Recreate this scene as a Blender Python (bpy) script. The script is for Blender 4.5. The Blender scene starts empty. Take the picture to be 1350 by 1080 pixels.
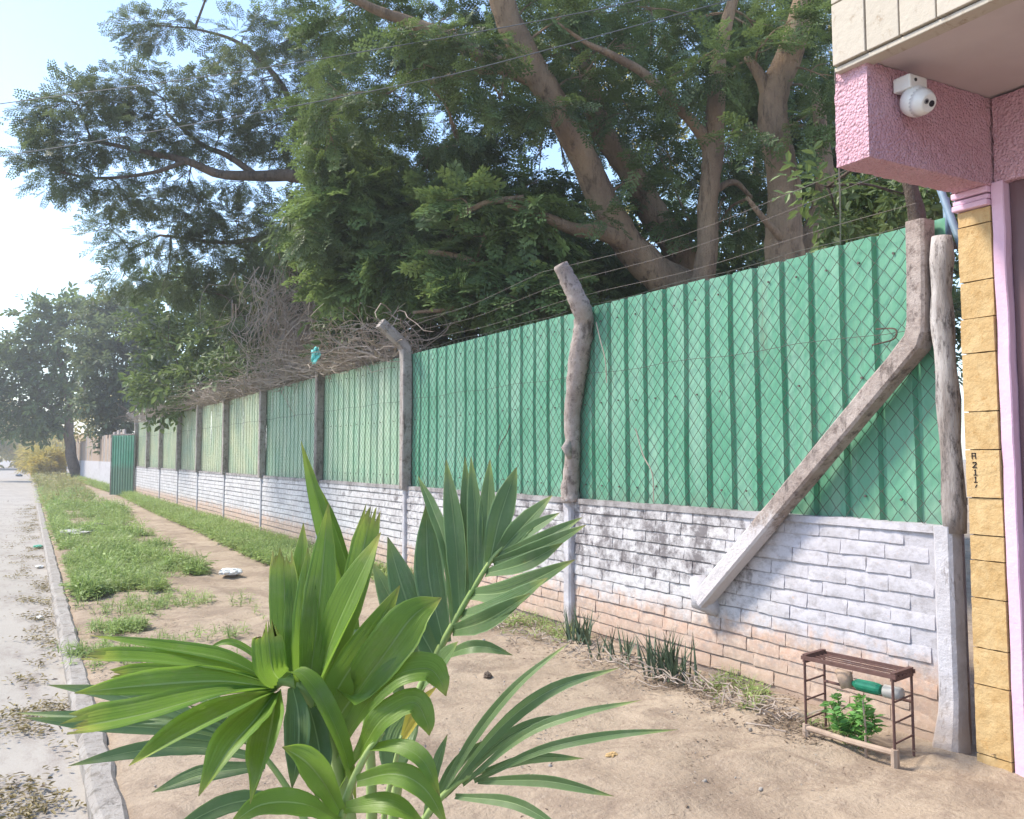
import bpy, bmesh, math, random
import numpy as np
from mathutils import Vector, Matrix, noise as mnoise

random.seed(7); RNG = np.random.default_rng(7)
S = bpy.context.scene
COL = S.collection
R = math.radians

# ------------------------------------------------------------------ camera
F, CX, CY, H = 1200.0, 675.0, 510.0, 1.5          # focal length / optical centre in photo pixels, eye height
TH = math.atan(92 / F); AL = math.atan(670 * math.cos(TH) / F); D = 4.397
fwd = np.array([math.sin(AL) * math.cos(TH), math.cos(AL) * math.cos(TH), math.sin(TH)])
rgt = np.array([math.cos(AL), -math.sin(AL), 0.0]); upv = np.cross(rgt, fwd)
EYE = np.array([-D, 0.0, H])
cam_d = bpy.data.cameras.new('camera'); cam = bpy.data.objects.new('camera', cam_d); COL.objects.link(cam)
cam.location = EYE; cam.rotation_euler = (math.pi / 2 + TH, 0, -AL)
cam_d.sensor_width = 36; cam_d.lens = 36 * F / 1350; cam_d.shift_y = -30 / 1350
cam_d.clip_start = 0.05; cam_d.clip_end = 3000
S.camera = cam

# ------------------------------------------------------------------ sky, sun, exposure
SUN_AZ, SUN_EL = R(-50), R(50)
w = bpy.data.worlds.new('World'); S.world = w; w.use_nodes = True
nt = w.node_tree; nt.nodes.clear()
sky = nt.nodes.new('ShaderNodeTexSky'); sky.sky_type = 'NISHITA'; sky.sun_disc = False
sky.sun_elevation = SUN_EL; sky.sun_rotation = SUN_AZ; sky.air_density = 1.0; sky.dust_density = 0.5; sky.ozone_density = 1.0
bg = nt.nodes.new('ShaderNodeBackground'); bg.inputs['Strength'].default_value = 0.115
ow = nt.nodes.new('ShaderNodeOutputWorld')
nt.links.new(sky.outputs[0], bg.inputs[0]); nt.links.new(bg.outputs[0], ow.inputs[0])
sd = bpy.data.lights.new('sun', 'SUN'); sd.energy = 2.1; sd.angle = R(12); sd.color = (1.0, 0.91, 0.77)
so = bpy.data.objects.new('sun', sd); COL.objects.link(so)
sdir = Vector((math.sin(SUN_AZ) * math.cos(SUN_EL), math.cos(SUN_AZ) * math.cos(SUN_EL), math.sin(SUN_EL)))
so.rotation_euler = (-sdir).to_track_quat('-Z', 'Y').to_euler(); so.location = (-20, 20, 30)
S.view_settings.view_transform = 'Standard'; S.view_settings.look = 'None'
S.view_settings.gamma = 1.0; S.view_settings.use_curve_mapping = False
S.view_settings.exposure = 1.66
S.cycles.use_denoising = True
S.cycles.max_bounces = 6; S.cycles.transparent_max_bounces = 8
S.cycles.sample_clamp_indirect = 6

# ------------------------------------------------------------------ helpers: photo pixel + distance -> place
def ray(x, y): return fwd + rgt * (x - CX) / F - upv * (y - CY) / F
def at(x, y, c): return EYE + ray(x, y) * c
def onX(x, y, X): r = ray(x, y); return EYE + r * ((X - EYE[0]) / r[0])
def onY(x, y, Y): r = ray(x, y); return EYE + r * (Y / r[1])
def onZ(x, y, z=0.0): r = ray(x, y); return EYE + r * ((z - H) / r[2])
def V(p): return Vector((float(p[0]), float(p[1]), float(p[2])))
def nrm(a): a = np.asarray(a, float); return a / (np.linalg.norm(a, axis=-1, keepdims=True) + 1e-9)

def tag(o, label=None, cat=None, group=None, kind=None):
    if label: o['label'] = label
    if cat: o['category'] = cat
    if group: o['group'] = group
    if kind: o['kind'] = kind
    return o
def empty(name, loc=(0, 0, 0), label=None, cat=None, group=None, kind=None):
    o = bpy.data.objects.new(name, None); COL.objects.link(o); o.location = V(loc); o.empty_display_size = 0.1
    return tag(o, label, cat, group, kind)
def link(name, me, mat, parent=None):
    o = bpy.data.objects.new(name, me); COL.objects.link(o)
    if mat and not me.materials: me.materials.append(mat)
    if parent:
        o.parent = parent; o.matrix_parent_inverse = Matrix.Translation(-parent.location) if parent.type == 'EMPTY' else Matrix()
    return o
def np_mesh(name, verts, quads, smooth=False):
    """a mesh from numpy arrays of vertices and of quads (or triangles)"""
    verts = np.asarray(verts, np.float32); quads = np.asarray(quads, np.int32)
    me = bpy.data.meshes.new(name); k = quads.shape[1]
    me.vertices.add(len(verts)); me.vertices.foreach_set('co', verts.ravel())
    me.loops.add(quads.size); me.loops.foreach_set('vertex_index', quads.ravel())
    me.polygons.add(len(quads)); me.polygons.foreach_set('loop_start', np.arange(0, quads.size, k, dtype=np.int32))
    me.update(calc_edges=True); me.validate()
    me.polygons.foreach_set('use_smooth', np.full(len(quads), bool(smooth)))
    return me

class MB:
    def __init__(s): s.v = []; s.f = []
    def add(s, vs, fs):
        b = len(s.v); s.v += [tuple(map(float, p)) for p in vs]; s.f += [tuple(b + i for i in f) for f in fs]; return s
    def box(s, a, b):
        x0, y0, z0 = a; x1, y1, z1 = b
        return s.add([(x0, y0, z0), (x1, y0, z0), (x1, y1, z0), (x0, y1, z0), (x0, y0, z1), (x1, y0, z1), (x1, y1, z1), (x0, y1, z1)],
                     [(0, 3, 2, 1), (4, 5, 6, 7), (0, 1, 5, 4), (1, 2, 6, 5), (2, 3, 7, 6), (3, 0, 4, 7)])
    def sweep(s, pts, prof, scales=None, caps=True, ref=(0, 1, 0), jit=0.0, twist=0.0):
        """sweep a closed 2D profile along a path; ref fixes the profile's first axis"""
        pts = np.asarray(pts, float); n = len(pts); m = len(prof)
        tan = np.gradient(pts, axis=0) if n > 1 else np.array([[0, 0, 1.]]); tan = nrm(tan)
        a = np.asarray(ref, float); vs = []
        for i in range(n):
            u = a - tan[i] * a.dot(tan[i])
            if np.linalg.norm(u) < 1e-4: u = np.cross(tan[i], (1, 0.3, 0.2))
            u = nrm(u); a = u; vv = np.cross(tan[i], u)
            sc = 1.0 if scales is None else scales[i]
            for (px, py) in prof:
                k = sc * (1 + (random.uniform(-jit, jit) if jit else 0))
                vs.append(pts[i] + u * px * k + vv * py * k)
        fs = []
        for i in range(n - 1):
            for j in range(m):
                q = (j + 1) % m
                fs.append((i * m + j, i * m + q, (i + 1) * m + q, (i + 1) * m + j))
        if caps: fs += [tuple(reversed(range(m))), tuple(range((n - 1) * m, n * m))]
        return s.add(vs, fs)
    def tube(s, pts, r, n=6, jit=0.0, caps=True):
        rr = np.full(len(pts), r) if np.isscalar(r) else np.asarray(r, float)
        prof = [(math.cos(2 * math.pi * k / n), math.sin(2 * math.pi * k / n)) for k in range(n)]
        return s.sweep(pts, prof, rr, caps, (0.31, 0.87, 0.13), jit)
    def mesh(s, name, smooth=False):
        me = bpy.data.meshes.new(name); me.from_pydata(s.v, [], s.f); me.update()
        if smooth: me.polygons.foreach_set('use_smooth', [True] * len(me.polygons))
        return me
    def build(s, name, mat, parent=None, smooth=False, bevel=0.0):
        me = s.mesh(name, smooth)
        if bevel:
            bm = bmesh.new(); bm.from_mesh(me)
            bmesh.ops.bevel(bm, geom=[e for e in bm.edges if len(e.link_faces) == 2 and e.calc_face_angle(0) > 0.6], offset=bevel, segments=2, affect='EDGES', profile=0.5)
            bm.to_mesh(me); bm.free()
        return link(name, me, mat, parent)
SQ = lambda h, c=0.2: [(h, h * (1 - c)), (h * (1 - c), h), (-h * (1 - c), h), (-h, h * (1 - c)), (-h, -h * (1 - c)), (-h * (1 - c), -h), (h * (1 - c), -h), (h, -h * (1 - c))]
def spline(pts, k=6):
    p = np.asarray(pts, float); out = []
    P = np.vstack([2 * p[0] - p[1], p, 2 * p[-1] - p[-2]])
    for i in range(len(p) - 1):
        a, b, c, d = P[i:i + 4]
        for t in np.linspace(0, 1, k, endpoint=False):
            out.append(0.5 * (2 * b + (c - a) * t + (2 * a - 5 * b + 4 * c - d) * t * t + (-a + 3 * b - 3 * c + d) * t ** 3))
    out.append(p[-1]); return np.array(out)

# ------------------------------------------------------------------ materials
class NT:
    def __init__(s, name):
        s.m = bpy.data.materials.new(name); s.m.use_nodes = True; s.t = s.m.node_tree
        s.b = s.t.nodes['Principled BSDF']; s.out = s.t.nodes['Material Output']
        s.pos = s.n('ShaderNodeNewGeometry').outputs['Position']
    def n(s, k, **kw):
        nd = s.t.nodes.new(k)
        for a, v in kw.items(): setattr(nd, a, v)
        return nd
    def l(s, a, b): s.t.links.new(a, b)
    def set(s, sock, v):
        if hasattr(v, 'is_output'): s.l(v, sock)
        elif isinstance(v, (tuple, list)) and sock.type == 'RGBA' and len(v) == 3: sock.default_value = (*v, 1)
        else: sock.default_value = v
    def noise(s, scale, detail=5, rough=0.6, vec=None, stretch=None, dist=0.0):
        nd = s.n('ShaderNodeTexNoise'); nd.inputs['Scale'].default_value = scale; nd.inputs['Detail'].default_value = detail
        nd.inputs['Roughness'].default_value = rough; nd.inputs['Distortion'].default_value = dist
        v = vec or s.pos
        if stretch:
            mp = s.n('ShaderNodeMapping'); mp.inputs['Scale'].default_value = stretch; s.l(v, mp.inputs[0]); v = mp.outputs[0]
        s.l(v, nd.inputs['Vector']); return nd.outputs['Fac']
    def vor(s, scale, feature='F1', stretch=None):
        nd = s.n('ShaderNodeTexVoronoi'); nd.feature = feature; nd.inputs['Scale'].default_value = scale
        v = s.pos
        if stretch:
            mp = s.n('ShaderNodeMapping'); mp.inputs['Scale'].default_value = stretch; s.l(v, mp.inputs[0]); v = mp.outputs[0]
        s.l(v, nd.inputs['Vector']); return nd.outputs['Distance']
    def ramp(s, fac, lo, hi, a=0.0, b=1.0):
        nd = s.n('ShaderNodeMapRange'); nd.clamp = True
        for i, v in ((0, fac), (1, lo), (2, hi), (3, a), (4, b)): s.set(nd.inputs[i], v)
        return nd.outputs[0]
    def mix(s, fac, a, b, mode='MIX'):
        nd = s.n('ShaderNodeMix'); nd.data_type = 'RGBA'; nd.blend_type = mode
        s.set(nd.inputs[0], fac); s.set(nd.inputs[6], a); s.set(nd.inputs[7], b); return nd.outputs[2]
    def math(s, op, a, b=0.0):
        nd = s.n('ShaderNodeMath', operation=op); s.set(nd.inputs[0], a); s.set(nd.inputs[1], b); return nd.outputs[0]
    def xyz(s):
        nd = s.n('ShaderNodeSeparateXYZ'); s.l(s.pos, nd.inputs[0]); return nd.outputs
    def bump(s, h, strength=0.5, dist=0.01):
        nd = s.n('ShaderNodeBump'); nd.inputs['Strength'].default_value = strength; nd.inputs['Distance'].default_value = dist
        s.set(nd.inputs['Height'], h); s.l(nd.outputs[0], s.b.inputs['Normal']); return nd
    def fin(s, col, rough=0.8, spec=0.3, metal=0.0):
        s.set(s.b.inputs['Base Color'], col); s.set(s.b.inputs['Roughness'], rough)
        s.b.inputs['Specular IOR Level'].default_value = spec; s.b.inputs['Metallic'].default_value = metal
        return s.m

def m_plain(name, a, b=None, scale=8, rough=0.75, bump=0.3, bscale=40, bdist=0.004, spec=0.3, metal=0):
    t = NT(name); b = b or tuple(x * 0.65 for x in a)
    c = t.mix(t.ramp(t.noise(scale), 0.3, 0.7), a, b)
    t.bump(t.noise(bscale), bump, bdist)
    return t.fin(c, rough, spec, metal)

def m_concrete(name, a, b, dark, wash=False):
    t = NT(name)
    c = t.mix(t.ramp(t.noise(5, 6, 0.7), 0.35, 0.65), a, b)
    c = t.mix(t.ramp(t.noise(14, 8, 0.75), 0.52, 0.66), c, dark)
    c = t.mix(t.ramp(t.noise(9, 6, 0.7, stretch=(1, 1, 0.35)), 0.56, 0.66, 0, 0.75), c, tuple(x * 0.5 for x in dark))
    c = t.mix(t.ramp(t.vor(55), 0.06, 0.14, 0.55, 0), c, tuple(x * 0.35 for x in dark))
    if wash:
        z = t.xyz()[2]; hz = t.math('ADD', z, t.math('MULTIPLY', t.math('SUBTRACT', t.noise(12, 7, 0.75), 0.5), 0.7))
        c = t.mix(t.ramp(hz, 1.13, 1.0, 0, 0.8), c, (0.62, 0.59, 0.61))
    t.bump(t.math('ADD', t.noise(60, 6, 0.7), t.math('MULTIPLY', t.noise(16), 1.5)), 0.7, 0.012)
    return t.fin(c, 0.9, 0.2)

def m_leaf(name, cols, trans=0.35, rough=0.5, tcol=None, big=0.6, spec=0.35):
    """leaf: varies leaf by leaf and clump by clump; light passes through"""
    t = NT(name)
    at_ = t.n('ShaderNodeAttribute'); at_.attribute_name = 'age'; rnd = at_.outputs['Fac']
    g = t.n('ShaderNodeNewGeometry'); isl = g.outputs['Random Per Island']
    c = t.mix(rnd, tuple(x * 0.7 for x in cols[0]), tuple(x * 1.45 for x in cols[1]))
    c = t.mix(t.ramp(t.noise(big, 3), 0.42, 0.62, 0, 0.6), c, cols[2])
    c = t.mix(t.ramp(isl, 0, 1, 0, 0.45), c, tuple(x * 1.5 for x in cols[1]))
    t.fin(c, rough, spec)
    tr = t.n('ShaderNodeBsdfTranslucent')
    t.l(t.mix(0.5, c, tcol or tuple(min(1, x * 2.2) for x in cols[1]), 'MIX'), tr.inputs['Color'])
    mx = t.n('ShaderNodeMixShader'); mx.inputs[0].default_value = trans
    t.l(t.b.outputs[0], mx.inputs[1]); t.l(tr.outputs[0], mx.inputs[2]); t.l(mx.outputs[0], t.out.inputs['Surface'])
    return t.m

M = {}
def build_materials():
    # bare earth of the verge
    t = NT('earth')
    c = t.mix(t.ramp(t.noise(0.7, 6, 0.65), 0.35, 0.65), (0.415, 0.332, 0.25), (0.33, 0.258, 0.192))
    c = t.mix(t.ramp(t.noise(1.9, 8, 0.7, dist=0.8), 0.48, 0.6, 0, 0.8), c, (0.255, 0.195, 0.147))
    c = t.mix(t.ramp(t.noise(6, 8, 0.75), 0.52, 0.7), c, (0.25, 0.19, 0.145))
    c = t.mix(t.ramp(t.noise(38, 6, 0.7), 0.55, 0.72, 0, 0.7), c, (0.44, 0.36, 0.29))
    c = t.mix(t.ramp(t.vor(34, stretch=(1, 1, 1)), 0.05, 0.1, 0.8, 0), c, (0.16, 0.12, 0.09))
    t.bump(t.math('ADD', t.noise(9, 7, 0.7), t.math('MULTIPLY', t.noise(45, 5), 0.25)), 0.8, 0.035)
    M['earth'] = t.fin(c, 0.95, 0.1)
    # concrete carriageway, dusty
    t = NT('road')
    c = t.mix(t.ramp(t.noise(0.5, 6, 0.7), 0.35, 0.65), (0.38, 0.35, 0.31), (0.325, 0.298, 0.265))
    c = t.mix(t.ramp(t.noise(4, 8, 0.75, stretch=(1, 0.4, 1)), 0.5, 0.68), c, (0.25, 0.215, 0.19))
    c = t.mix(t.ramp(t.noise(90, 4, 0.6), 0.5, 0.75, 0, 0.6), c, (0.42, 0.395, 0.38))
    t.bump(t.noise(70, 6, 0.7), 0.5, 0.006)
    M['road'] = t.fin(c, 0.9, 0.2)
    M['kerb'] = m_concrete('kerb', (0.36, 0.335, 0.31), (0.29, 0.26, 0.235), (0.19, 0.165, 0.135))
    M['concrete'] = m_concrete('concrete', (0.40, 0.36, 0.335), (0.29, 0.25, 0.23), (0.16, 0.13, 0.115))
    M['concrete_dark'] = m_concrete('concrete_dark', (0.30, 0.265, 0.24), (0.22, 0.19, 0.17), (0.12, 0.1, 0.09))
    M['concrete_brown'] = m_concrete('concrete_brown', (0.42, 0.36, 0.33), (0.27, 0.215, 0.19), (0.13, 0.10, 0.09), True)
    # grey weathered log
    t = NT('weathered_pole')
    c = t.mix(t.ramp(t.noise(4, 6, 0.7, stretch=(1, 1, 0.2)), 0.4, 0.6), (0.56, 0.52, 0.50), (0.27, 0.23, 0.21))
    c = t.mix(t.ramp(t.noise(22, 8, 0.8, stretch=(1, 1, 0.3)), 0.5, 0.62), c, (0.1, 0.085, 0.08))
    t.bump(t.noise(30, 8, 0.75, stretch=(1, 1, 0.25)), 0.9, 0.02)
    M['pole'] = t.fin(c, 0.9, 0.2)
    # whitewashed brick: paint worn off low down, black mould below the fence
    def brickmat(name, mortar):
        t = NT(name); x, y, z = t.xyz()
        oi = t.n('ShaderNodeObjectInfo').outputs['Random']
        gi = t.n('ShaderNodeNewGeometry').outputs['Random Per Island']
        rnd = t.math('FRACT', t.math('ADD', oi, gi))
        clay = t.mix(rnd, (0.50, 0.335, 0.255), (0.42, 0.31, 0.25))
        clay = t.mix(t.ramp(t.noise(18, 6, 0.7), 0.45, 0.65), clay, (0.56, 0.44, 0.36))
        paint = t.mix(t.ramp(t.noise(3, 5), 0.4, 0.6), (0.55, 0.54, 0.55), (0.46, 0.445, 0.455))
        paint = t.mix(t.ramp(rnd, 0.6, 1.0, 0, 0.35), paint, (0.62, 0.58, 0.58))
        paint = t.mix(t.ramp(y, 4.9, 4.2, 0, 0.9), paint, t.mix(t.ramp(t.noise(5, 6, 0.7), 0.4, 0.62), (0.50, 0.485, 0.53), (0.42, 0.405, 0.435)))
        n1 = t.noise(7, 7, 0.72)
        hgt = t.math('ADD', z, t.math('MULTIPLY', t.math('SUBTRACT', n1, 0.5), 0.55))
        pf = t.ramp(hgt, 0.30, 0.46)
        wear = t.ramp(t.noise(24, 6, 0.75), 0.30, 0.38)
        c = t.mix(t.math('MULTIPLY', pf, wear), clay, paint)
        # mould grows most between 4.2 m and 7.5 m, and along the top everywhere
        zone = t.math('MULTIPLY', t.ramp(y, 4.1, 4.9), t.ramp(y, 26.0, 7.0))
        zone = t.math('MULTIPLY', zone, t.ramp(z, 0.3, 0.65))
        top = t.math('MULTIPLY', t.ramp(z, 0.9, 1.12), t.ramp(y, 4.0, 5.0, 0.35, 0.95))
        zz = t.math('MAXIMUM', zone, top)
        thr = t.math('SUBTRACT', 0.74, t.math('MULTIPLY', zz, 0.255))
        c = t.mix(t.ramp(t.noise(11, 9, 0.78, stretch=(1, 1, 1.6)), 0.48, 0.64, 0, 0.65), c, (0.26, 0.24, 0.24))
        mould = t.ramp(t.math('SUBTRACT', t.noise(5.0, 10, 0.78), thr), -0.05, 0.08, 0, 0.85)
        c = t.mix(mould, c, (0.115, 0.10, 0.105))
        splash = t.ramp(hgt, 0.28, 0.0)
        c = t.mix(t.math('MULTIPLY', splash, 0.75), c, (0.42, 0.315, 0.24))
        if mortar: c = t.mix(t.ramp(y, 4.1, 4.8, 0.10, 0.6), c, (0.17, 0.155, 0.15))
        t.bump(t.math('ADD', t.noise(38, 7, 0.72), t.math('MULTIPLY', t.noise(3, 3), 0.4)), 0.6, 0.008)
        return t.fin(c, 0.92, 0.15)
    M['brick'] = brickmat('whitewashed_brick', False); M['mortar'] = brickmat('whitewashed_mortar', True)
    t = NT('whitewash'); x, y, z = t.xyz()
    c = t.mix(t.ramp(t.noise(6, 6, 0.7), 0.4, 0.62), (0.52, 0.505, 0.535), (0.42, 0.40, 0.42))
    c = t.mix(t.ramp(t.noise(13, 8, 0.75, stretch=(1, 1, 0.3)), 0.57, 0.66), c, (0.2, 0.17, 0.16))
    c = t.mix(t.ramp(t.math('ADD', z, t.math('MULTIPLY', t.noise(9), 0.3)), 0.42, 0.1), c, (0.45, 0.35, 0.28))
    t.bump(t.noise(40, 7, 0.7), 0.7, 0.012); M['whitewash'] = t.fin(c, 0.9, 0.15)
    # green painted sheet metal
    def sheet(name, a, b, faded):
        t = NT(name)
        c = t.mix(t.ramp(t.noise(1.3, 5, 0.6), 0.38, 0.62), a, b)
        c = t.mix(t.ramp(t.noise(5, 7, 0.7, stretch=(1, 1, 0.18)), 0.46, 0.66, 0, 0.65), c, faded)
        c = t.mix(t.ramp(t.noise(17, 8, 0.8), 0.60, 0.72, 0, 0.55), c, tuple(v * 0.4 for v in a))
        c = t.mix(t.ramp(t.noise(7, 9, 0.78, stretch=(1, 1, 0.1)), 0.60, 0.70, 0, 0.6), c, (0.16, 0.13, 0.09))
        c = t.mix(t.ramp(t.math('ADD', t.xyz()[2], t.math('MULTIPLY', t.noise(6, 6, 0.7), 0.5)), 1.52, 1.25, 0, 0.6), c, (0.17, 0.2, 0.14))
        t.bump(t.noise(3.5, 3), 0.25, 0.02)
        return t.fin(c, t.ramp(t.noise(6), 0.3, 0.7, 0.42, 0.62), 0.4)
    M['sheet'] = sheet('green_sheet', (0.085, 0.285, 0.175), (0.125, 0.335, 0.22), (0.25, 0.43, 0.325))
    M['sheet_pale'] = sheet('pale_green_sheet', (0.34, 0.46, 0.31), (0.47, 0.52, 0.33), (0.56, 0.57, 0.40))  # paler, yellower tone for the far bays
    M['sheet_mid'] = sheet('mid_green_sheet', (0.24, 0.41, 0.275), (0.33, 0.46, 0.31), (0.48, 0.56, 0.42))  # tone between the near and the far sheets
    M['wire'] = m_plain('rusty_wire', (0.04, 0.065, 0.052), (0.07, 0.05, 0.04), 30, 0.6, 0.1)
    M['wire_light'] = m_plain('galvanised_wire', (0.33, 0.33, 0.33), (0.2, 0.17, 0.15), 12, 0.5, 0.1, metal=0.3)
    M['rust_wire'] = m_plain('weathered_wire', (0.17, 0.15, 0.14), (0.11, 0.085, 0.07), 9, 0.7, 0.1)
    M['cable'] = m_plain('cable', (0.12, 0.13, 0.14), (0.09, 0.1, 0.11), 4, 0.6, 0.1)
    # pink rough-cast
    t = NT('pink_roughcast')
    c = t.mix(t.ramp(t.noise(2.2, 5), 0.38, 0.62), (0.78, 0.48, 0.565), (0.71, 0.40, 0.475))
    c = t.mix(t.ramp(t.noise(48, 6, 0.7), 0.58, 0.7, 0, 0.8), c, (0.42, 0.18, 0.23))
    c = t.mix(t.ramp(t.noise(30, 4, 0.6), 0.56, 0.72, 0, 0.45), c, (0.78, 0.55, 0.62))
    t.bump(t.math('ADD', t.noise(62, 5, 0.65), t.math('MULTIPLY', t.vor(70), -0.8)), 1.0, 0.022)
    M['pink'] = t.fin(c, 0.85, 0.25)
    M['pink_smooth'] = m_plain('pink_smooth', (0.74, 0.50, 0.64), (0.64, 0.41, 0.53), 3, 0.65, 0.5, 30, 0.008)
    t = NT('yellow_stone')
    oi = t.n('ShaderNodeObjectInfo').outputs['Random']
    c = t.mix(oi, (0.50, 0.335, 0.155), (0.44, 0.285, 0.12))
    c = t.mix(t.ramp(t.noise(11, 6, 0.7), 0.42, 0.66), c, (0.55, 0.395, 0.2))
    c = t.mix(t.ramp(t.noise(16, 8, 0.75, dist=0.6), 0.57, 0.68), c, (0.40, 0.23, 0.08))
    t.bump(t.math('ADD', t.noise(24, 6, 0.65), t.noise(7)), 0.7, 0.014); M['stone'] = t.fin(c, 0.75, 0.3)
    t = NT('cream_tile')
    oi = t.n('ShaderNodeObjectInfo').outputs['Random']
    c = t.mix(oi, (0.52, 0.465, 0.39), (0.46, 0.41, 0.34))
    c = t.mix(t.ramp(t.noise(9, 7, 0.75, dist=0.8), 0.56, 0.66), c, (0.34, 0.27, 0.2))
    t.bump(t.noise(20, 7), 0.5, 0.01); M['tile'] = t.fin(c, 0.8, 0.25)
    M['joint'] = m_plain('joint', (0.2, 0.14, 0.09), None, 8, 0.9)
    M['soffit'] = m_plain('soffit', (0.60, 0.53, 0.52), (0.50, 0.43, 0.43), 1.6, 0.8, 0.2)
    M['maroon'] = m_plain('maroon_gate', (0.15, 0.085, 0.095), (0.115, 0.065, 0.075), 2, 0.45, 0.1)
    M['black_ink'] = m_plain('black_ink', (0.02, 0.018, 0.018), (0.03, 0.02, 0.02), 50, 0.7, 0.0)
    M['white_plastic'] = m_plain('white_plastic', (0.78, 0.78, 0.76), (0.72, 0.72, 0.70), 4, 0.35, 0.02, spec=0.5)
    M['lens'] = m_plain('lens', (0.012, 0.012, 0.015), (0.02, 0.02, 0.025), 4, 0.1, 0.0, spec=0.6)
    M['grey_plastic'] = m_plain('grey_plastic', (0.3, 0.3, 0.31), None, 4, 0.35, 0.0)
    M['rust'] = m_plain('rusty_steel', (0.14, 0.075, 0.065), (0.09, 0.05, 0.042), 26, 0.8, 0.5, 80)
    M['old_wood'] = m_plain('old_wood', (0.42, 0.32, 0.25), (0.30, 0.22, 0.165), 14, 0.9, 0.6)
    M['bottle'] = m_plain('green_plastic', (0.02, 0.22, 0.13), (0.015, 0.15, 0.09), 20, 0.3, 0.1)
    M['clear_jar'] = m_plain('dusty_clear_plastic', (0.42, 0.42, 0.4), (0.34, 0.32, 0.3), 20, 0.35, 0.1)
    M['blue_pipe'] = m_plain('blue_grey_pipe', (0.22, 0.32, 0.42), (0.17, 0.25, 0.33), 10, 0.5, 0.1)
    M['bag'] = m_plain('white_bag', (0.75, 0.75, 0.73), (0.62, 0.62, 0.6), 12, 0.5, 0.3, 30, 0.01)
    M['cyan_bag'] = m_plain('cyan_bag', (0.1, 0.5, 0.46), (0.16, 0.58, 0.55), 14, 0.4, 0.3, 30, 0.01)
    M['green_scrap'] = m_plain('green_scrap', (0.08, 0.4, 0.25), (0.06, 0.3, 0.2), 14, 0.5, 0.2)
    M['card'] = m_plain('grey_card', (0.55, 0.55, 0.58), (0.4, 0.36, 0.34), 5, 0.85, 0.3)
    M['bark'] = None
    def bark(name, a, b, dk):
        t = NT(name)
        c = t.mix(t.ramp(t.noise(2.5, 6, 0.7, stretch=(1, 1, 0.35)), 0.38, 0.62), a, b)
        c = t.mix(t.ramp(t.noise(9, 8, 0.75, stretch=(1, 1, 0.22)), 0.52, 0.66), c, dk)
        c = t.mix(t.ramp(t.noise(2.2, 4, 0.6), 0.5, 0.7, 0, 0.6), c, tuple(x * 0.55 for x in b))
        t.bump(t.math('ADD', t.noise(11, 8, 0.72, stretch=(1, 1, 0.2)), t.math('MULTIPLY', t.noise(40, 6, 0.7), 0.4)), 1.0, 0.08)
        return t.fin(c, 0.92, 0.15)
    M['bark'] = bark('tan_bark', (0.42, 0.30, 0.195), (0.29, 0.205, 0.14), (0.12, 0.085, 0.06))
    M['bark_grey'] = bark('grey_bark', (0.23, 0.175, 0.14), (0.16, 0.125, 0.1), (0.075, 0.06, 0.05))
    M['twig'] = m_plain('dry_twig', (0.44, 0.37, 0.31), (0.28, 0.22, 0.18), 6, 0.9, 0.3)
    M['leaf_fine'] = m_leaf('feathery_leaf', ((0.045, 0.078, 0.033), (0.125, 0.18, 0.07), (0.065, 0.096, 0.046)), 0.36, tcol=(0.2, 0.28, 0.06))
    M['leaf_lit'] = m_leaf('lit_feathery_leaf', ((0.07, 0.12, 0.045), (0.16, 0.235, 0.085), (0.09, 0.14, 0.06)), 0.38, tcol=(0.3, 0.4, 0.1))  # lighter copy of the feathery leaf, sunlight put into its colour
    M['leaf_far'] = m_leaf('hazed_feathery_leaf', ((0.06, 0.09, 0.055), (0.11, 0.15, 0.08), (0.10, 0.11, 0.06)), 0.4, tcol=(0.2, 0.25, 0.09))  # bluish cast of haze and flare is put into this leaf colour
    M['leaf_dark'] = m_leaf('dark_glossy_leaf', ((0.045, 0.075, 0.034), (0.09, 0.13, 0.05), (0.045, 0.07, 0.034)), 0.3, 0.4, tcol=(0.1, 0.16, 0.05))
    M['leaf_mid'] = m_leaf('mid_green_leaf', ((0.07, 0.115, 0.045), (0.12, 0.17, 0.06), (0.09, 0.12, 0.055)), 0.33, tcol=(0.22, 0.3, 0.08))
    M['leaf_yellow'] = m_leaf('sunlit_yellow_leaf', ((0.32, 0.29, 0.08), (0.42, 0.33, 0.1), (0.26, 0.28, 0.08)), 0.4, tcol=(0.6, 0.5, 0.12))  # yellow of sunlit foliage is put into the leaf colour
    M['weed'] = m_leaf('weed_leaf', ((0.16, 0.23, 0.07), (0.29, 0.37, 0.13), (0.27, 0.29, 0.12)), 0.38, tcol=(0.3, 0.45, 0.12), big=1.2)
    M['weed_dry'] = m_leaf('dry_weed_leaf', ((0.24, 0.25, 0.10), (0.33, 0.30, 0.14), (0.2, 0.22, 0.09)), 0.3, tcol=(0.5, 0.45, 0.18), big=1.2)
    M['litter'] = m_leaf('fallen_leaf', ((0.15, 0.12, 0.045), (0.24, 0.19, 0.07), (0.13, 0.09, 0.05)), 0.15, tcol=(0.3, 0.22, 0.08), big=1.5)
    M['debris'] = m_leaf('dead_leaf', ((0.13, 0.09, 0.065), (0.2, 0.145, 0.1), (0.1, 0.07, 0.05)), 0.1, tcol=(0.2, 0.15, 0.08), big=1.5)
    M['aloe'] = m_leaf('spiky_leaf', ((0.08, 0.125, 0.075), (0.125, 0.17, 0.09), (0.1, 0.14, 0.09)), 0.1, tcol=(0.15, 0.2, 0.1), big=6)
    M['seedling'] = m_leaf('seedling_leaf', ((0.10, 0.25, 0.06), (0.16, 0.34, 0.08), (0.08, 0.22, 0.07)), 0.3, tcol=(0.3, 0.55, 0.12), big=9)
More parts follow.
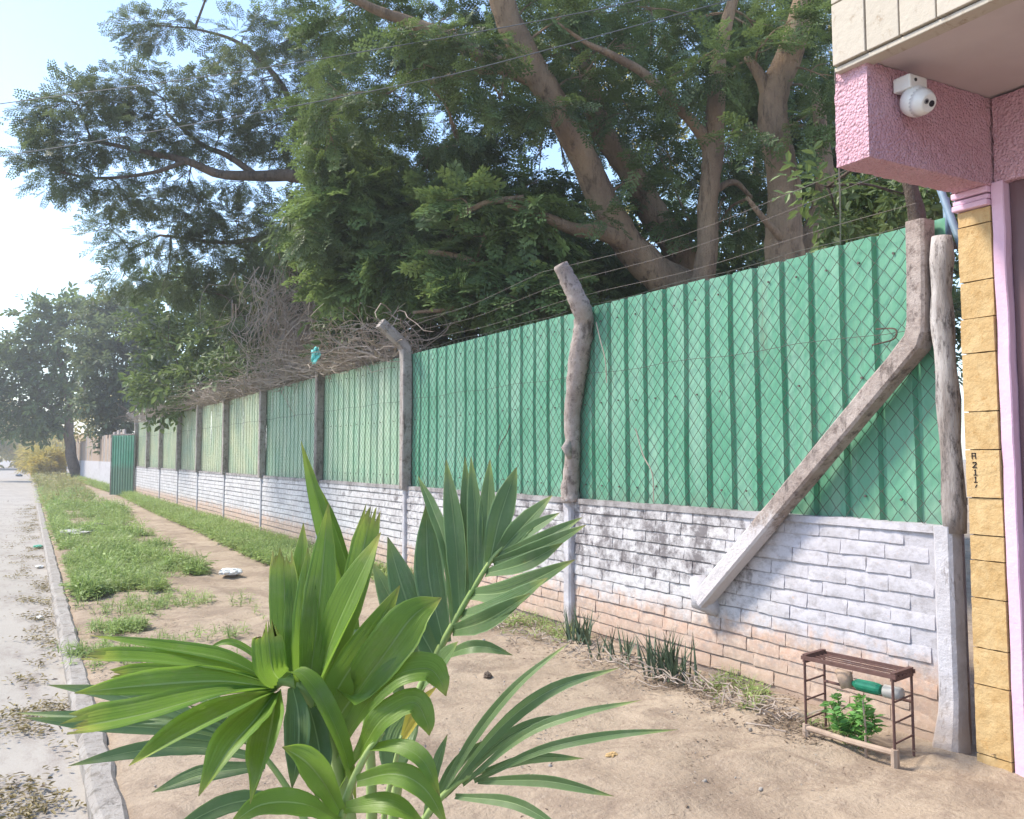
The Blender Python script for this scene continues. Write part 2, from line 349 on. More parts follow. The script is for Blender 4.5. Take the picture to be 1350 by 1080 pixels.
    # palm leaflets: parallel veins run along each blade (UV.y across)
    def palm(name, a, b, tipc, tr):
        t = NT(name)
        uv = t.n('ShaderNodeUVMap').outputs[0]
        sp = t.n('ShaderNodeSeparateXYZ'); t.l(uv, sp.inputs[0]); u, v = sp.outputs[0], sp.outputs[1]
        oi = t.n('ShaderNodeObjectInfo').outputs['Random']
        vein = t.math('SINE', t.math('MULTIPLY', v, 118.0))
        c = t.mix(oi, a, b)
        c = t.mix(t.ramp(t.noise(9, 4), 0.4, 0.65, 0, 0.6), c, tuple(x * 0.8 for x in a))
        c = t.mix(t.ramp(t.math('MULTIPLY', vein, t.noise(25)), 0.1, 0.7, 0, 0.12), c, tuple(min(1, x * 1.7) for x in b))
        c = t.mix(t.ramp(t.math('ABSOLUTE', t.math('SUBTRACT', v, 0.5)), 0.035, 0.0, 0, 0.75), c, (0.42, 0.55, 0.25))
        c = t.mix(t.ramp(t.math('ADD', u, t.math('MULTIPLY', t.noise(30), 0.15)), 0.90, 1.06, 0, 0.9), c, tipc)
        c = t.mix(t.ramp(t.noise(40, 6, 0.75), 0.62, 0.72, 0, 0.55), c, (0.25, 0.22, 0.08))
        c = t.mix(t.ramp(t.noise(14, 6, 0.7), 0.5, 0.75, 0, 0.35), c, (0.3, 0.31, 0.2))
        c = t.mix(t.ramp(t.math('ADD', u, t.math('MULTIPLY', t.noise(40), 0.12)), 1.0, 1.07, 0, 0.9), c, (0.25, 0.17, 0.08))
        t.bump(vein, 0.18, 0.001)
        t.fin(c, t.ramp(t.noise(12, 5), 0.35, 0.65, 0.36, 0.6), 0.4)
        q = t.n('ShaderNodeBsdfTranslucent'); t.l(t.mix(0.5, c, tuple(min(1, x * 2.2) for x in b)), q.inputs['Color'])
        mx = t.n('ShaderNodeMixShader'); mx.inputs[0].default_value = tr
        t.l(t.b.outputs[0], mx.inputs[1]); t.l(q.outputs[0], mx.inputs[2]); t.l(mx.outputs[0], t.out.inputs['Surface'])
        return t.m
    M['palm'] = palm('palm_leaf', (0.125, 0.235, 0.03), (0.185, 0.30, 0.042), (0.42, 0.45, 0.08), 0.38)
    M['palm_blue'] = palm('palm_leaf_bluish', (0.095, 0.175, 0.065), (0.14, 0.225, 0.08), (0.3, 0.36, 0.1), 0.25)
    M['palm_dry'] = palm('palm_leaf_yellow', (0.5, 0.42, 0.06), (0.55, 0.45, 0.08), (0.5, 0.38, 0.1), 0.3)
    M['rachis'] = m_plain('palm_stalk', (0.22, 0.32, 0.10), (0.30, 0.38, 0.14), 9, 0.5, 0.2)
    M['husk'] = m_plain('palm_husk', (0.24, 0.17, 0.1), (0.14, 0.1, 0.06), 20, 0.9, 0.8)
build_materials()

# ------------------------------------------------------------------ ground, road, kerb
def kx(y): return -4.095 + 0.0205 * np.minimum(y, 80)
ROAD_Z = -0.10
def interp(y, tab): a = np.array(tab); return np.interp(y, a[:, 0], a[:, 1])
PATH_L = [(8.6, -3.75), (9.4, -3.6), (10.5, -3.1), (11.1, -2.55), (12.3, -1.98), (15, -1.93), (22, -1.65), (31, -1.32), (44, -1.3), (80, -1.0)]
PATH_R = [(10.4, -0.45), (11, -0.85), (12, -1.12), (13.9, -1.13), (19.3, -.92), (26.5, -.83), (37, -.45), (80, -.4)]
def fbm(x, y, f, seed=0.0):
    return np.array([mnoise.fractal(Vector((a * f + seed, b * f - seed, seed)), 1.0, 2.0, 4) for a, b in zip(x, y)])
def make_ground():
    xs = np.concatenate([[-400, -200, -100, -40, -20, -12], np.arange(-5.2, 1.0, 0.085), [1.5, 3, 6, 12, 20, 40, 100, 200, 400]])
    ys = np.concatenate([[-300, -120, -40, -10, -3, 0], np.arange(0.6, 9, 0.1), np.arange(9, 20, 0.16), np.arange(20, 46, 0.5), [50, 60, 80, 120, 200, 300, 450, 700]])
    X, Y = np.meshgrid(xs, ys); x, y = X.ravel(), Y.ravel(); z = np.zeros_like(x)
    near = (x > -5.3) & (x < 1.1) & (y > 0.4) & (y < 47)
    n1 = fbm(x[near], y[near], 0.9); n2 = fbm(x[near], y[near], 4.2, 9.1)
    z[near] = 0.045 * n1 + 0.034 * n2 * np.clip(1.4 - y[near] / 30, 0.3, 1)
    k = kx(y)
    z += np.clip((x + 0.55) / 0.55, 0, 1) * (x < 0.6) * 0.05 * np.clip((y - 3.4) / 1.2, 0, 1) * (y < 42)          # earth banked against the wall
    z = np.where(x > -0.03, np.minimum(z, 0.0) * 0 + 0.0, z)
    z += -0.02
    edge = np.clip((x - (k + 0.02)) / 0.25, 0, 1)
    z = np.where(x < k + 0.06, -0.16, z * edge + (1 - edge) * -0.035)
    verts = np.stack([x, y, z], 1); nx = len(xs); ny = len(ys)
    i = np.arange(nx - 1)[None, :] + nx * np.arange(ny - 1)[:, None]; i = i.ravel()
    o = link('ground', np_mesh('ground', verts, np.stack([i, i + 1, i + 1 + nx, i + nx], 1), True), M['earth'])
    tag(o, kind='structure')
make_ground()
def make_road():
    ys = np.concatenate([[-60, -10, -2], np.arange(0, 30, 0.5), np.arange(30, 100, 5), [150, 400]])
    xs = np.array([-1.0, -0.8, -0.6, -0.3, 0.0]); v = []
    for y in ys:
        for s_ in (-6.6, -4, -2, -1, -0.4, 0.03):
            v.append((kx(y) + s_, y, ROAD_Z + (-0.012 if s_ > -0.5 else 0) + 0.006 * math.sin(y * 1.3 + s_ * 2)))
    n = 6; q = []
    for j in range(len(ys) - 1):
        for i in range(n - 1): q.append((j * n + i, j * n + i + 1, (j + 1) * n + i + 1, (j + 1) * n + i))
    tag(link('road', np_mesh('road', v, q, True), M['road']), kind='structure')
    mb = MB(); prof = [(0, -0.2), (-0.012, -0.03), (0.012, 0.0), (0.105, 0.0), (0.125, -0.02), (0.13, -0.2)]
    ys = np.concatenate([[-40, -5], np.arange(0.5, 26, 0.18), np.arange(26, 70, 1.2), [120, 300]]); m = len(prof); vs = []; fs = []
    for j, y in enumerate(ys):
        nn = mnoise.noise(Vector((y * 1.7, 3.1, 0))); n2 = mnoise.noise(Vector((y * 6.1, 8.1, 0))); chip = max(0, mnoise.noise(Vector((y * 2.9, 1.1, 5))) - 0.28) * 0.12
        for i, (a, b) in enumerate(prof):
            vs.append((kx(y) + a + 0.012 * nn + (0.008 * n2 + chip if i in (1, 2) else 0.02 * n2 if i >= 3 else 0), y, b + (0.008 * nn + 0.006 * n2 - (chip * 0.5 if i == 2 else 0) if b > -0.1 else 0)))
    for j in range(len(ys) - 1):
        for i in range(m - 1): fs.append((j * m + i, (j + 1) * m + i, (j + 1) * m + i + 1, j * m + i + 1))
    mb.add(vs, fs); tag(mb.build('kerb', M['kerb']), kind='structure')
make_road()

# ------------------------------------------------------------------ brick wall under the fence
W_TOP = 1.12; WY0, WY1 = 3.14, 37.6
def make_wall():
    wall = empty('brick_wall', (0, 10, 0), 'long low whitewashed brick wall with black mould, carrying the green fence', 'wall')
    mb = MB(); mb.box((0.0005, WY0, -0.2), (0.14, WY1, W_TOP - 0.01)); mb.build('mortar_core', M['mortar'], wall)
    # a few worn brick shapes, shared
    shapes = []
    rs = random.Random(3)
    for k in range(9):
        L, Hh, dp = 0.286, 0.077, 0.052
        nx, nz = 7, 4; vs = []; fs = []
        ph = rs.uniform(0, 50)
        for i in range(nx):
            for j in range(nz):
                a = i / (nx - 1) - 0.5; b = j / (nz - 1) - 0.5
                ex = 1 - (abs(a) * 2) ** 6 * 0.10 * (abs(b) * 2); 
                y = a * L + 0.004 * mnoise.noise(Vector((b * 3 + ph, k, a * 2)))
                z = b * Hh + 0.004 * mnoise.noise(Vector((a * 4 + ph, 7 + k, b)))
                rim = max((abs(a) * 2) ** 8, (abs(b) * 2) ** 6)
                x = -0.010 + 0.003 * rim + 0.008 * (b + 0.1) + 0.004 * mnoise.noise(Vector((a * 5 + ph, b * 3, k * 3)))
                vs.append((x, y, z))
        for i in range(nx - 1):
            for j in range(nz - 1):
                fs.append((i * nz + j, i * nz + j + 1, (i + 1) * nz + j + 1, (i + 1) * nz + j))
        # sides back into the core
        ring = [i * nz for i in range(nx)] + [(nx - 1) * nz + j for j in range(1, nz)] + [i * nz + nz - 1 for i in range(nx - 2, -1, -1)] + [j for j in range(nz - 2, 0, -1)]
        b0 = len(vs)
        for i in ring: vs.append((0.02, vs[i][1] * 1.0, vs[i][2] * 1.0))
        m = len(ring)
        for i in range(m): q = (i + 1) % m; fs.append((ring[i], ring[q], b0 + q, b0 + i))
        mb = MB().add(vs, fs); me = mb.mesh('brick', True); me.materials.append(M['brick'])
        bm = bmesh.new(); bm.from_mesh(me); bmesh.ops.recalc_face_normals(bm, faces=bm.faces); bm.to_mesh(me); bm.free(); me.set_sharp_from_angle(angle=R(45))
        shapes.append(me)
    cells = []
    pitch, course = 0.30, 0.0895
    for r in range(-1, 12):
        z = 0.045 + r * course + 0.03
        y = WY0 + 0.10 + (0.15 if r % 2 else 0.0) + rs.uniform(-0.02, 0.02)
        wob = rs.uniform(0, 9)
        while y < WY1 - 0.1:
            wd = rs.uniform(0.93, 1.05)
            cells.append((y + pitch * wd / 2, z + 0.003 * math.sin(y * 0.9 + wob) + rs.uniform(-0.003, 0.003), wd, rs.uniform(-0.012, 0.012), rs.randrange(9)))
            y += pitch * wd
    cells.sort(key=lambda c: c[0])
    vis = [c for c in cells if c[1] > 0.0]
    near, far = vis[:300], vis[300:]
    for (y, z, wd, tl, k) in near:
        o = bpy.data.objects.new('brick', shapes[k]); COL.objects.link(o)
        smooth_zone = 0.002 if y < 4.35 else 0.0                      # thickly plastered end: joints nearly filled
        o.location = (smooth_zone + (rs.uniform(-0.002, 0.002) if y < 4.35 else rs.uniform(-0.004, 0.003)), y, z); o.rotation_euler = (tl, rs.uniform(-0.02, 0.02), rs.uniform(-0.015, 0.015))
        g = 1.03 if y < 4.35 else 1.0
        o.scale = (1, wd * g * (1.0 if y < 4.35 else 1.028), (1.07 if y < 4.35 else rs.uniform(1.03, 1.10)))
        o.parent = wall; o.matrix_parent_inverse = Matrix.Translation(-wall.location)
    V_, Q_ = [], []; b = 0
    fvs = np.array([(-0.012, -0.5, -0.5), (-0.012, 0.5, -0.5), (-0.006, 0.5, 0.5), (-0.006, -0.5, 0.5), (0.02, -0.5, -0.5), (0.02, 0.5, -0.5), (0.02, 0.5, 0.5), (0.02, -0.5, 0.5)])
    fq = np.array([(0, 3, 2, 1), (0, 1, 5, 4), (1, 2, 6, 5), (2, 3, 7, 6), (3, 0, 4, 7)])
    for (y, z, wd, tl, k) in far:
        v = fvs * (1, 0.2985 * wd, 0.0735) + (rs.uniform(-0.0015, 0.0015), y, z); V_.append(v); Q_.append(fq + b); b += 8
    o = link('bricks', np_mesh('bricks', np.vstack(V_), np.vstack(Q_)), M['brick'], wall); o['kind'] = 'stuff'
    # uneven mortar capping with dark mould
    mb = MB(); ys = np.arange(WY0, WY1, 0.12); vs = []; fs = []
    for j, y in enumerate(ys):
        n = 0.010 * mnoise.noise(Vector((y * 3, 0, 2))) + 0.006 * mnoise.noise(Vector((y * 11, 4, 2)))
        vs += [(-0.018 + n, y, W_TOP - 0.03), (-0.012 + n, y, W_TOP + 0.012 + n), (0.15, y, W_TOP + 0.016 + n), (0.15, y, W_TOP - 0.03)]
    for j in range(len(ys) - 1):
        for i in range(3): fs.append((j * 4 + i, (j + 1) * 4 + i, (j + 1) * 4 + i + 1, j * 4 + i + 1))
    mb.add(vs, fs).build('capping', M['mortar'], wall)
    # whitewashed pilasters below the posts
    for y, wd in ((6.82, 0.10), (10.6, 0.075), (14.2, 0.06), (17.85, 0.06), (21.25, 0.06), (24.5, 0.06), (27.55, 0.06), (31.0, 0.06)):
        mb = MB(); pts = [(-0.005, y + random.uniform(-.006, .006), z) for z in np.linspace(-0.05, W_TOP - 0.01, 14)]
        mb.sweep(pts, SQ(wd / 2 if y > 8 else 0.055, 0.3), [1 + random.uniform(-.05, .05) for _ in pts]); mb.build('pilaster', M['whitewash'], wall)
    mb = MB(); zs = np.linspace(-0.08, 1.135, 16)
    pts = [(-0.035 - (0.03 * max(0, 0.22 - z) / 0.22 if z < 0.22 else 0), 3.115, z) for z in zs]
    mb.sweep(pts, SQ(0.055, 0.3), [1.0 + (0.35 * max(0, 0.22 - z) / 0.22) + random.uniform(-.03, .03) for z in zs]); mb.build('end_pilaster', M['whitewash'], wall)
make_wall()

# ------------------------------------------------------------------ posts, sheets, mesh
PY = [3.24, 6.82, 10.6, 14.2, 17.85, 21.25, 24.5, 27.55, 31.0, 34.0, 37.3]
F_TOP = 2.80
def noisy(pts, amp, f=2.5, seed=0.0):
    return [np.array(p) + amp * np.array([mnoise.noise(Vector((p[2] * f + seed, 1.3, 2))), mnoise.noise(Vector((p[2] * f + seed, 7.3, 2))), 0]) for p in pts]
def make_posts():
    # leaning grey log at the gatehouse
    p0 = onX(1242, 312, -0.03); mb = MB()
    pts = spline([(-0.03, 3.075, 1.10), (-0.03, 3.085, 1.8), (-0.035, 3.10, 2.3), (-0.03, p0[1], p0[2])], 6)
    mb.tube(pts, [0.057 + 0.006 * math.sin(i * 1.3) for i in range(len(pts))], 12, 0.05)
    o = mb.build('timber_post', M['pole'], None, True); tag(o, 'grey weathered upright log beside the yellow stone pillar', 'post')
    # bent concrete post whose lower half runs down as a diagonal brace
    a = onX(1213, 292, -0.03); b = onX(1214, 420, -0.04); b2 = onX(1209, 452, -0.045); m1 = onX(1110, 585, -0.10); c = onX(925, 792, -0.10)
    path = [a, (a + b) / 2, b, onX(1213, 438, -0.043), b2] + [b2 + (c - b2) * t for t in np.linspace(0.08, 1, 14)]
    mb = MB(); mb.sweep(path, SQ(0.058, 0.24), [1.0] * 3 + [1.05, 1.05] + [1.0 + random.uniform(-.03, .03) for _ in range(14)], True, (0, 1, 0.0), 0.03)
    o = mb.build('bent_post', M['concrete_brown'], None); tag(o, 'concrete post bent into a diagonal brace that meets the brick wall', 'post')
    mb = MB(); mb.tube([c + np.array((0.05, 0.10, 0.14)), c + np.array((0.035, 0.01, 0.0)), c + np.array((0.09, -0.06, -0.09))], [0.06, 0.095, 0.03], 12, 0.12)
    mb.build('mortar_foot', M['whitewash'], None, True).parent = o
    # gnarled post
    px = [(753, 662, 13), (752, 640, 12), (755, 590, 10), (755, 545, 11), (760, 500, 13), (766, 455, 14), (770, 425, 13), (766, 405, 13), (757, 385, 12), (747, 365, 11), (739, 349, 10)]
    pts, rr = [], []
    for i, (x, y, h) in enumerate(px):
        X = -0.02 - (0.0 if y > 425 else (425 - y) / 75 * 0.22); p = onX(x, y, X); pts.append(p); rr.append(h * np.dot(p - EYE, fwd) / F)
    sp = spline(pts, 5); mb = MB(); mb.tube(sp, np.interp(np.linspace(0, len(rr) - 1, len(sp)), range(len(rr)), rr), 12, 0.09)
    o = mb.build('gnarled_post', M['concrete_brown'], None, True); tag(o, 'crooked rough concrete post with a leaning top, second bay of the fence', 'post')
    mb = MB(); q = pts[2]; mb.tube([q + np.array((-0.05, -0.03, -0.1)), q + np.array((-0.075, -0.02, 0.0)), q + np.array((-0.05, -0.02, 0.07))], [0.02, 0.045, 0.018], 8, 0.2)
    mb.build('broken_lump', M['concrete'], None, True).parent = o
    # straight posts, some with an arm leaning over the verge
    arm = {2: 0.36, 5: 0.34, 10: 0.34}
    lab = {2: 'square concrete post with a cut-off arm leaning outward above the palm', 3: 'square concrete post between the two vine-topped green bays nearest the palm',
           4: 'square concrete post, fourth from the gnarled one counting along the fence', 5: 'concrete post with an outward arm poking out of the dry vines',
           6: 'second concrete post beyond the armed post in the dry vines', 7: 'third far concrete post beyond the armed post in the dry vines',
           8: 'third concrete post back from the open green gate leaf', 9: 'concrete post next but one to the open green gate leaf', 10: 'last concrete post with an outward arm beside the open green gate leaf'}
    lab[4] = 'square concrete post between the last clear green bay and the yellowish bays'; lab[6] = 'first square concrete post beyond the armed post in the dry vines'; lab[7] = 'second square concrete post beyond the armed post in the dry vines'
    for k in range(2, 11):
        y = PY[k]; wd = 0.062; top = F_TOP + 0.08
        pts = noisy([np.array((-0.02, y, z)) for z in np.linspace(W_TOP - 0.03, top, 8)], 0.006, 3, k * 5)
        mb = MB()
        if k in arm:
            e = np.array((-0.02 - arm[k], y - 0.02, top + 0.27)); t0 = pts[-1]
            pts = pts[:-1] + [t0 + np.array((-0.015, 0, -0.03)), t0 + np.array((-0.06, 0, 0.035)), (t0 + e) / 2, e]
        mb.sweep(pts, SQ(wd, 0.2), None, True, (0, 1, 0), 0.05)
        o = mb.build('fence_post', M['concrete_dark'] if k in (3,) else M['concrete'], None); tag(o, lab[k], 'post', 'square concrete posts of the green fence')
make_posts()

def make_sheets():
    spans = [(3.12, PY[1])] + [(PY[i], PY[i + 1]) for i in range(1, 10)]
    lab = ['green ribbed metal sheeting behind the diagonal brace', 'green ribbed metal sheeting between the gnarled post and the armed post',
           'green ribbed metal sheeting left of the armed post above the palm', 'green ribbed sheeting in the bay below the cyan bag',
           'pale yellow-green sheeting in the bay left of the one below the cyan bag', 'pale sheeting just right of the vine-covered armed post'] + \
          [f'pale sheeting of the {n} far bay beyond the vine-covered armed post' for n in ('first', 'second', 'third', 'fourth')]
    lab[4] = 'pale yellow-green sheeting in the bay just right of the armed post in the vines'; lab[5] = 'pale yellow-green sheeting in the bay just beyond the armed post in the vines'
    for n, nm in enumerate(('second', 'third', 'fourth', 'last')): lab[6 + n] = f'pale sheeting of the {nm} bay beyond the armed post in the vines'
    mlab = ['rusty chain-link netting over the sheeting behind the diagonal brace', 'rusty chain-link netting between the gnarled post and the armed post',
            'chain-link netting left of the armed post above the palm', 'chain-link netting in the bay below the cyan bag', 'chain-link netting in the bay just right of the armed post in the vines',
            'chain-link netting in the bay just beyond the armed post in the vines'] + [f'chain-link netting of the {nm} bay beyond the armed post in the vines' for nm in ('second', 'third', 'fourth', 'last')]
    for b, (y0, y1) in enumerate(spans):
        far = b >= 4
        root = empty('sheet_metal_panel', (0.07, (y0 + y1) / 2, W_TOP), lab[b], 'fence panel', 'ribbed metal bays of the fence')
        # ribbed sheets about a metre wide, lapped
        per = 0.245; nrib = max(1, int(round((y1 - y0) / per))); per = (y1 - y0) / nrib
        k = 0
        while k < nrib:
            m = min(4, nrib - k)
            ya = y0 + k * per; top = F_TOP + random.uniform(-0.012, 0.012) - (0.0 if b == 0 else 0.01)
            prof = []
            for i in range(m):
                s_ = ya + i * per; dp = 0.032
                prof += [(0.052, s_), (0.055, s_ + per * 0.12), (0.057, s_ + per * 0.36), (0.055, s_ + per * 0.60), (0.051, s_ + per * 0.745), (0.051 + dp, s_ + per * 0.785), (0.051 + dp, s_ + per * 0.94), (0.052, s_ + per * 0.985)]
            prof.append((0.052, ya + m * per + (0.01 if k + m < nrib else 0)))
            off = 0.0015 * ((k // 4) % 2)
            zs = np.linspace(W_TOP + 0.005, top, 9); vs = []
            ph = random.uniform(0, 20)
            for z in zs:
                for (x, y) in prof:
                    bend = 0.014 * mnoise.noise(Vector((y * 1.1, z * 1.3, ph))) + 0.004 * mnoise.noise(Vector((y * 4, z * 3, ph)))
                    vs.append((x + bend + off, y, z))
            n = len(prof); fs = [(j * n + i, (j + 1) * n + i, (j + 1) * n + i + 1, j * n + i + 1) for j in range(len(zs) - 1) for i in range(n - 1)]
            me = MB().add(vs, fs).mesh('sheet'); o = link('sheet', me, M['sheet_pale'] if far else M['sheet_mid'] if b >= 2 else M['sheet'], root)
            md = o.modifiers.new('thickness', 'SOLIDIFY'); md.thickness = 0.0008; md.offset = 1
            k += m
        mb = MB(); mb.box((0.12, y0, F_TOP - 0.16), (0.15, y1, F_TOP - 0.12)); mb.box((0.12, y0, W_TOP + 0.12), (0.15, y1, W_TOP + 0.16)); mb.build('rail', M['concrete_dark'], root)
        if b < 3:
            mb = MB()
            for k2 in range(nrib):
                for z in (W_TOP + 0.14, (W_TOP + F_TOP) / 2, F_TOP - 0.14):
                    if random.random() < .85:
                        p = np.array((0.05, y0 + per * (k2 + .36), z + random.uniform(-.01, .01))); mb.tube([p, p - np.array((0.009, 0, 0))], 0.008, 6)
            o = mb.build('screws', M['rust_wire'], root); o['kind'] = 'stuff'
        # chain link: zigzag wires
        pit = 0.054; X = 0.012; r = (0.0028, 0.0028, 0.0017)[b] if b < 3 else 0.0017
        nseg = int((F_TOP - W_TOP - 0.02) / pit); nw = int((y1 - y0 - 0.1) / pit) - 1
        j = np.arange(nseg + 1); zz = W_TOP + 0.015 + j * pit * (F_TOP - W_TOP - 0.02) / (nseg * pit)
        base = []
        for wi in range(nw):
            yy = y0 + 0.06 + pit * wi + np.where((j + wi) % 2 == 0, 0.002, pit - 0.002) + 0.003 * np.sin(j * 1.7 + wi)
            sag = 0.006 * np.sin(zz * 3 + wi * 0.2) + 0.004 * np.sin(wi * 0.31)
            c = np.stack([X + sag + np.where(j % 2 == 0, 0.0015, -0.0015), yy, zz], 1); base.append(c)
        base = np.array(base)                                       # nw, nseg+1, 3
        ring = np.array([(r, 0, 0), (-r * 0.5, r * 0.87, 0), (-r * 0.5, -r * 0.87, 0)])
        v = (base[:, :, None, :] + ring[None, None]).reshape(-1, 3)
        idx = np.arange(nw * (nseg + 1)).reshape(nw, nseg + 1); a = idx[:, :-1].ravel() * 3; c = idx[:, 1:].ravel() * 3
        q = np.concatenate([np.stack([a + i, a + (i + 1) % 3, c + (i + 1) % 3, c + i], 1) for i in range(3)])
        o = link('chain_link', np_mesh('chain_link', v, q, False), M['wire'] if b < 4 else M['wire_light']); tag(o, mlab[b], 'wire netting', 'chain-link bays of the fence')
        mb = MB()
        for z in (F_TOP + 0.005, (F_TOP + W_TOP) / 2 + 0.25):
            ys = np.linspace(y0 + 0.05, y1 - 0.02, 12); mb.tube([(X - 0.006, y, z + 0.01 * math.sin(y * 5)) for y in ys], 0.002 if b < 3 else 0.003, 4)
        mb.build('tension_wire', M['wire'], o)
make_sheets()

def make_barbed():
    lv = [('lowest barbed wire strand running just above the green sheeting', 0.05, 0.02, 0.02), ('middle barbed wire strand above the green sheeting', 0.16, -0.13, 0.05), ('topmost barbed wire strand held by the leaning post tops', 0.27, -0.26, 0.07)]
    for (lab, dz, dx, sag) in lv:
        mb = MB(); path = []
        for i in range(0, 10):
            y0, y1 = PY[i], PY[i + 1]
            for t in np.linspace(0, 1, 14, endpoint=False):
                path.append((-0.03 + dx * (1 if i > 0 else t), y0 + (y1 - y0) * t, F_TOP + 0.05 + dz - sag * 4 * t * (1 - t) + 0.012 * math.sin(t * 9 + i) + (0.12 * (1 - t) * (dz > 0.1) if i == 0 else 0)))
        mb.tube(path, 0.0017, 4)
        p = np.array(path)
        for i in range(0, 60):
            a = p[i] + (p[i + 1] - p[i]) * random.random()
            for s_ in (-1, 1):
                d = np.array((random.uniform(-.5, .5), random.uniform(-.4, .4), s_)) * 0.018
                mb.tube([a - d, a + d], 0.0013, 3)
        tag(mb.build('barbed_wire', M['rust_wire']), lab, 'barbed wire', 'barbed wire strands')
make_barbed()

# ------------------------------------------------------------------ pink gatehouse on the corner
def disp_box(a, b, seg, amp, f):
    """a box whose faces are rough-cast: subdivided and pushed in and out"""
    bm = bmesh.new(); bmesh.ops.create_cube(bm, size=1.0)
    a, b = np.array(a), np.array(b)
    for v in bm.verts: v.co = V((a + b) / 2 + np.array(v.co) * (b - a))
    for ax in range(3):
        n = max(1, int((b - a)[ax] / seg))
        es = [e for e in bm.edges if abs((e.verts[0].co - e.verts[1].co).normalized()[ax]) > 0.9]
        if n > 1: bmesh.ops.subdivide_edges(bm, edges=es, cuts=n - 1, use_grid_fill=True)
    bm.normal_update()
    for v in bm.verts:
        n = v.normal.copy(); v.co += n * (amp * mnoise.fractal(v.co * f, 0.8, 2.0, 3))
    me = bpy.data.meshes.new('roughcast'); bm.to_mesh(me); bm.free(); me.polygons.foreach_set('use_smooth', [True] * len(me.polygons)); me.set_sharp_from_angle(angle=R(42)); return me
PX = -0.10                                              # street face of the pillar
BY = 2.75                                               # near side of the cantilever beam
def make_gatehouse():
    g = empty('gatehouse', (0.5, 1.5, 0), 'pink gatehouse corner with cream tiled canopy, yellow stone pillar and maroon gate', 'building')
    zb = onY(1144, 206, BY)[2]; zt = onY(1144, 80, BY)[2]; xe = onY(1144, 140, BY)[0]
    yb = onX(1103, 217, xe)[1]                          # far side of the beam
    o = link('beam', disp_box((xe, BY, zb), (0.45, yb, zt), 0.022, 0.006, 38), M['pink'], g)
    link('lintel', disp_box((-0.095, -1.2, zb + 0.004), (0.2, BY - 0.012, zt - 0.01), 0.03, 0.006, 38), M['pink'], g)
    # canopy slab and its tiled edge
    y_end = onX(1098, 94, xe - 0.05)[1]
    mb = MB(); mb.box((xe + 0.03, -1.2, zt + 0.004), (0.6, y_end - 0.02, zt + 0.05)); mb.build('soffit', M['soffit'], g)
    mb = MB(); mb.box((xe - 0.02, -1.2, zt + 0.012), (xe + 0.06, y_end - 0.012, zt + 0.9)); core = mb.build('canopy_edge', M['joint'], g)
    mb = MB(); mb.box((xe + 0.06, -1.2, zt + 0.055), (0.6, y_end - 0.03, zt + 0.7)); mb.build('canopy_slab', M['soffit'], g)
    mb = MB(); mb.box((xe - 0.035, -1.2, zt - 0.012), (xe + 0.05, y_end + 0.004, zt + 0.012)); mb.build('drip_edge', M['tile'], g, bevel=0.004)
    js = [y_end + 0.004] + [onX(x, y, xe - 0.05)[1] for x, y in ((1141, 72), (1185, 50), (1234, 27))]
    js += [js[-1] - 0.235 * k for k in range(1, 14)]
    for i in range(len(js) - 1):
        z = zt + 0.016; first = (0.30, 0.40, 0.32) if i % 2 == 0 else (0.38, 0.34, 0.30)
        for h in first:
            mb = MB(); mb.box((xe - 0.045 - random.uniform(0, .006), js[i + 1] + 0.004, z + 0.003), (xe - 0.018, js[i] - 0.004, min(z + h - 0.004, zt + 0.9))); mb.build('tile', M['tile'], core, bevel=0.003); z += h
            if z > zt + 0.85: break
    # pillar of yellow stones
    y1 = onX(1264, 290, PX)[1] + 0.005; y0 = onX(1307, 290, PX)[1]
    mb = MB(); mb.box((PX + 0.02, y0, -0.1), (0.24, y1 - 0.006, zb + 0.003)); pil = mb.build('pillar', M['joint'], g)
    jy = [297, 371, 420, 466, 543, 593, 656, 705, 738, 787, 852, 900, 990]
    zs = [zb - 0.10] + [onX(1285, y, PX)[2] for y in jy] + [-0.06]
    for i in range(len(zs) - 1):
        me = disp_box((PX - (0.012 if i == 6 else random.uniform(0.004, 0.014)), y0 + 0.002, zs[i + 1] + 0.003), (PX + 0.03, y1 - random.uniform(0, .004), zs[i] - 0.003), 0.024, 0.0025, 18)
        link('stone', me, M['stone'], pil)
    for k, (d, h) in enumerate(((0.035, 0.03), (0.02, 0.026), (0.03, 0.032))):
        z = zb - 0.098 + k * 0.033; mb = MB(); mb.box((PX - d, y0 - 0.001 * k, z), (0.2, y1 + 0.012 + 0.003 * k, z + h)); mb.build('cornice', M['pink_smooth'], g, bevel=0.006)
    # pink jamb and the maroon gate
    jb0 = onX(1324, 300, PX)[1]
    mb = MB(); mb.sweep([(PX + 0.03 + random.uniform(-.003, .003), (jb0 + y0) / 2 - 0.003 + random.uniform(-.002, .002), z) for z in np.linspace(-0.1, zb + 0.01, 24)], [(a * 1.0, b) for a, b in SQ((y0 - jb0) / 2, 0.16)], [1 + random.uniform(-.02, .02) for _ in range(24)], True, (0, 1, 0)); mb.build('jamb', M['pink_smooth'], g)
    gate = empty('gate', (0.04, 1.2, 0)); gate.parent = g; gate.matrix_parent_inverse = Matrix.Translation(-g.location)
    y = jb0 - 0.004
    while y > -1.0:
        mb = MB(); mb.box((-0.055, y - 0.30, 0.03), (-0.035, y - 0.004, zb + 0.003)); mb.box((-0.067, y - 0.30, 0.03), (-0.056, y - 0.275, zb + 0.003)); o = mb.build('gate_plate', M['maroon'], gate, bevel=0.003); y -= 0.302
    # building body behind the gate wall
    mb = MB(); mb.box((0.21, -1.2, -0.1), (3.6, 2.9, zt + 0.7)); mb.build('rear_wall', M['pink_smooth'], g)
    # house number painted down the edge of one stone
    XS = PX - 0.0152; w_ = 0.019; hh = 0.031; th = 0.0045
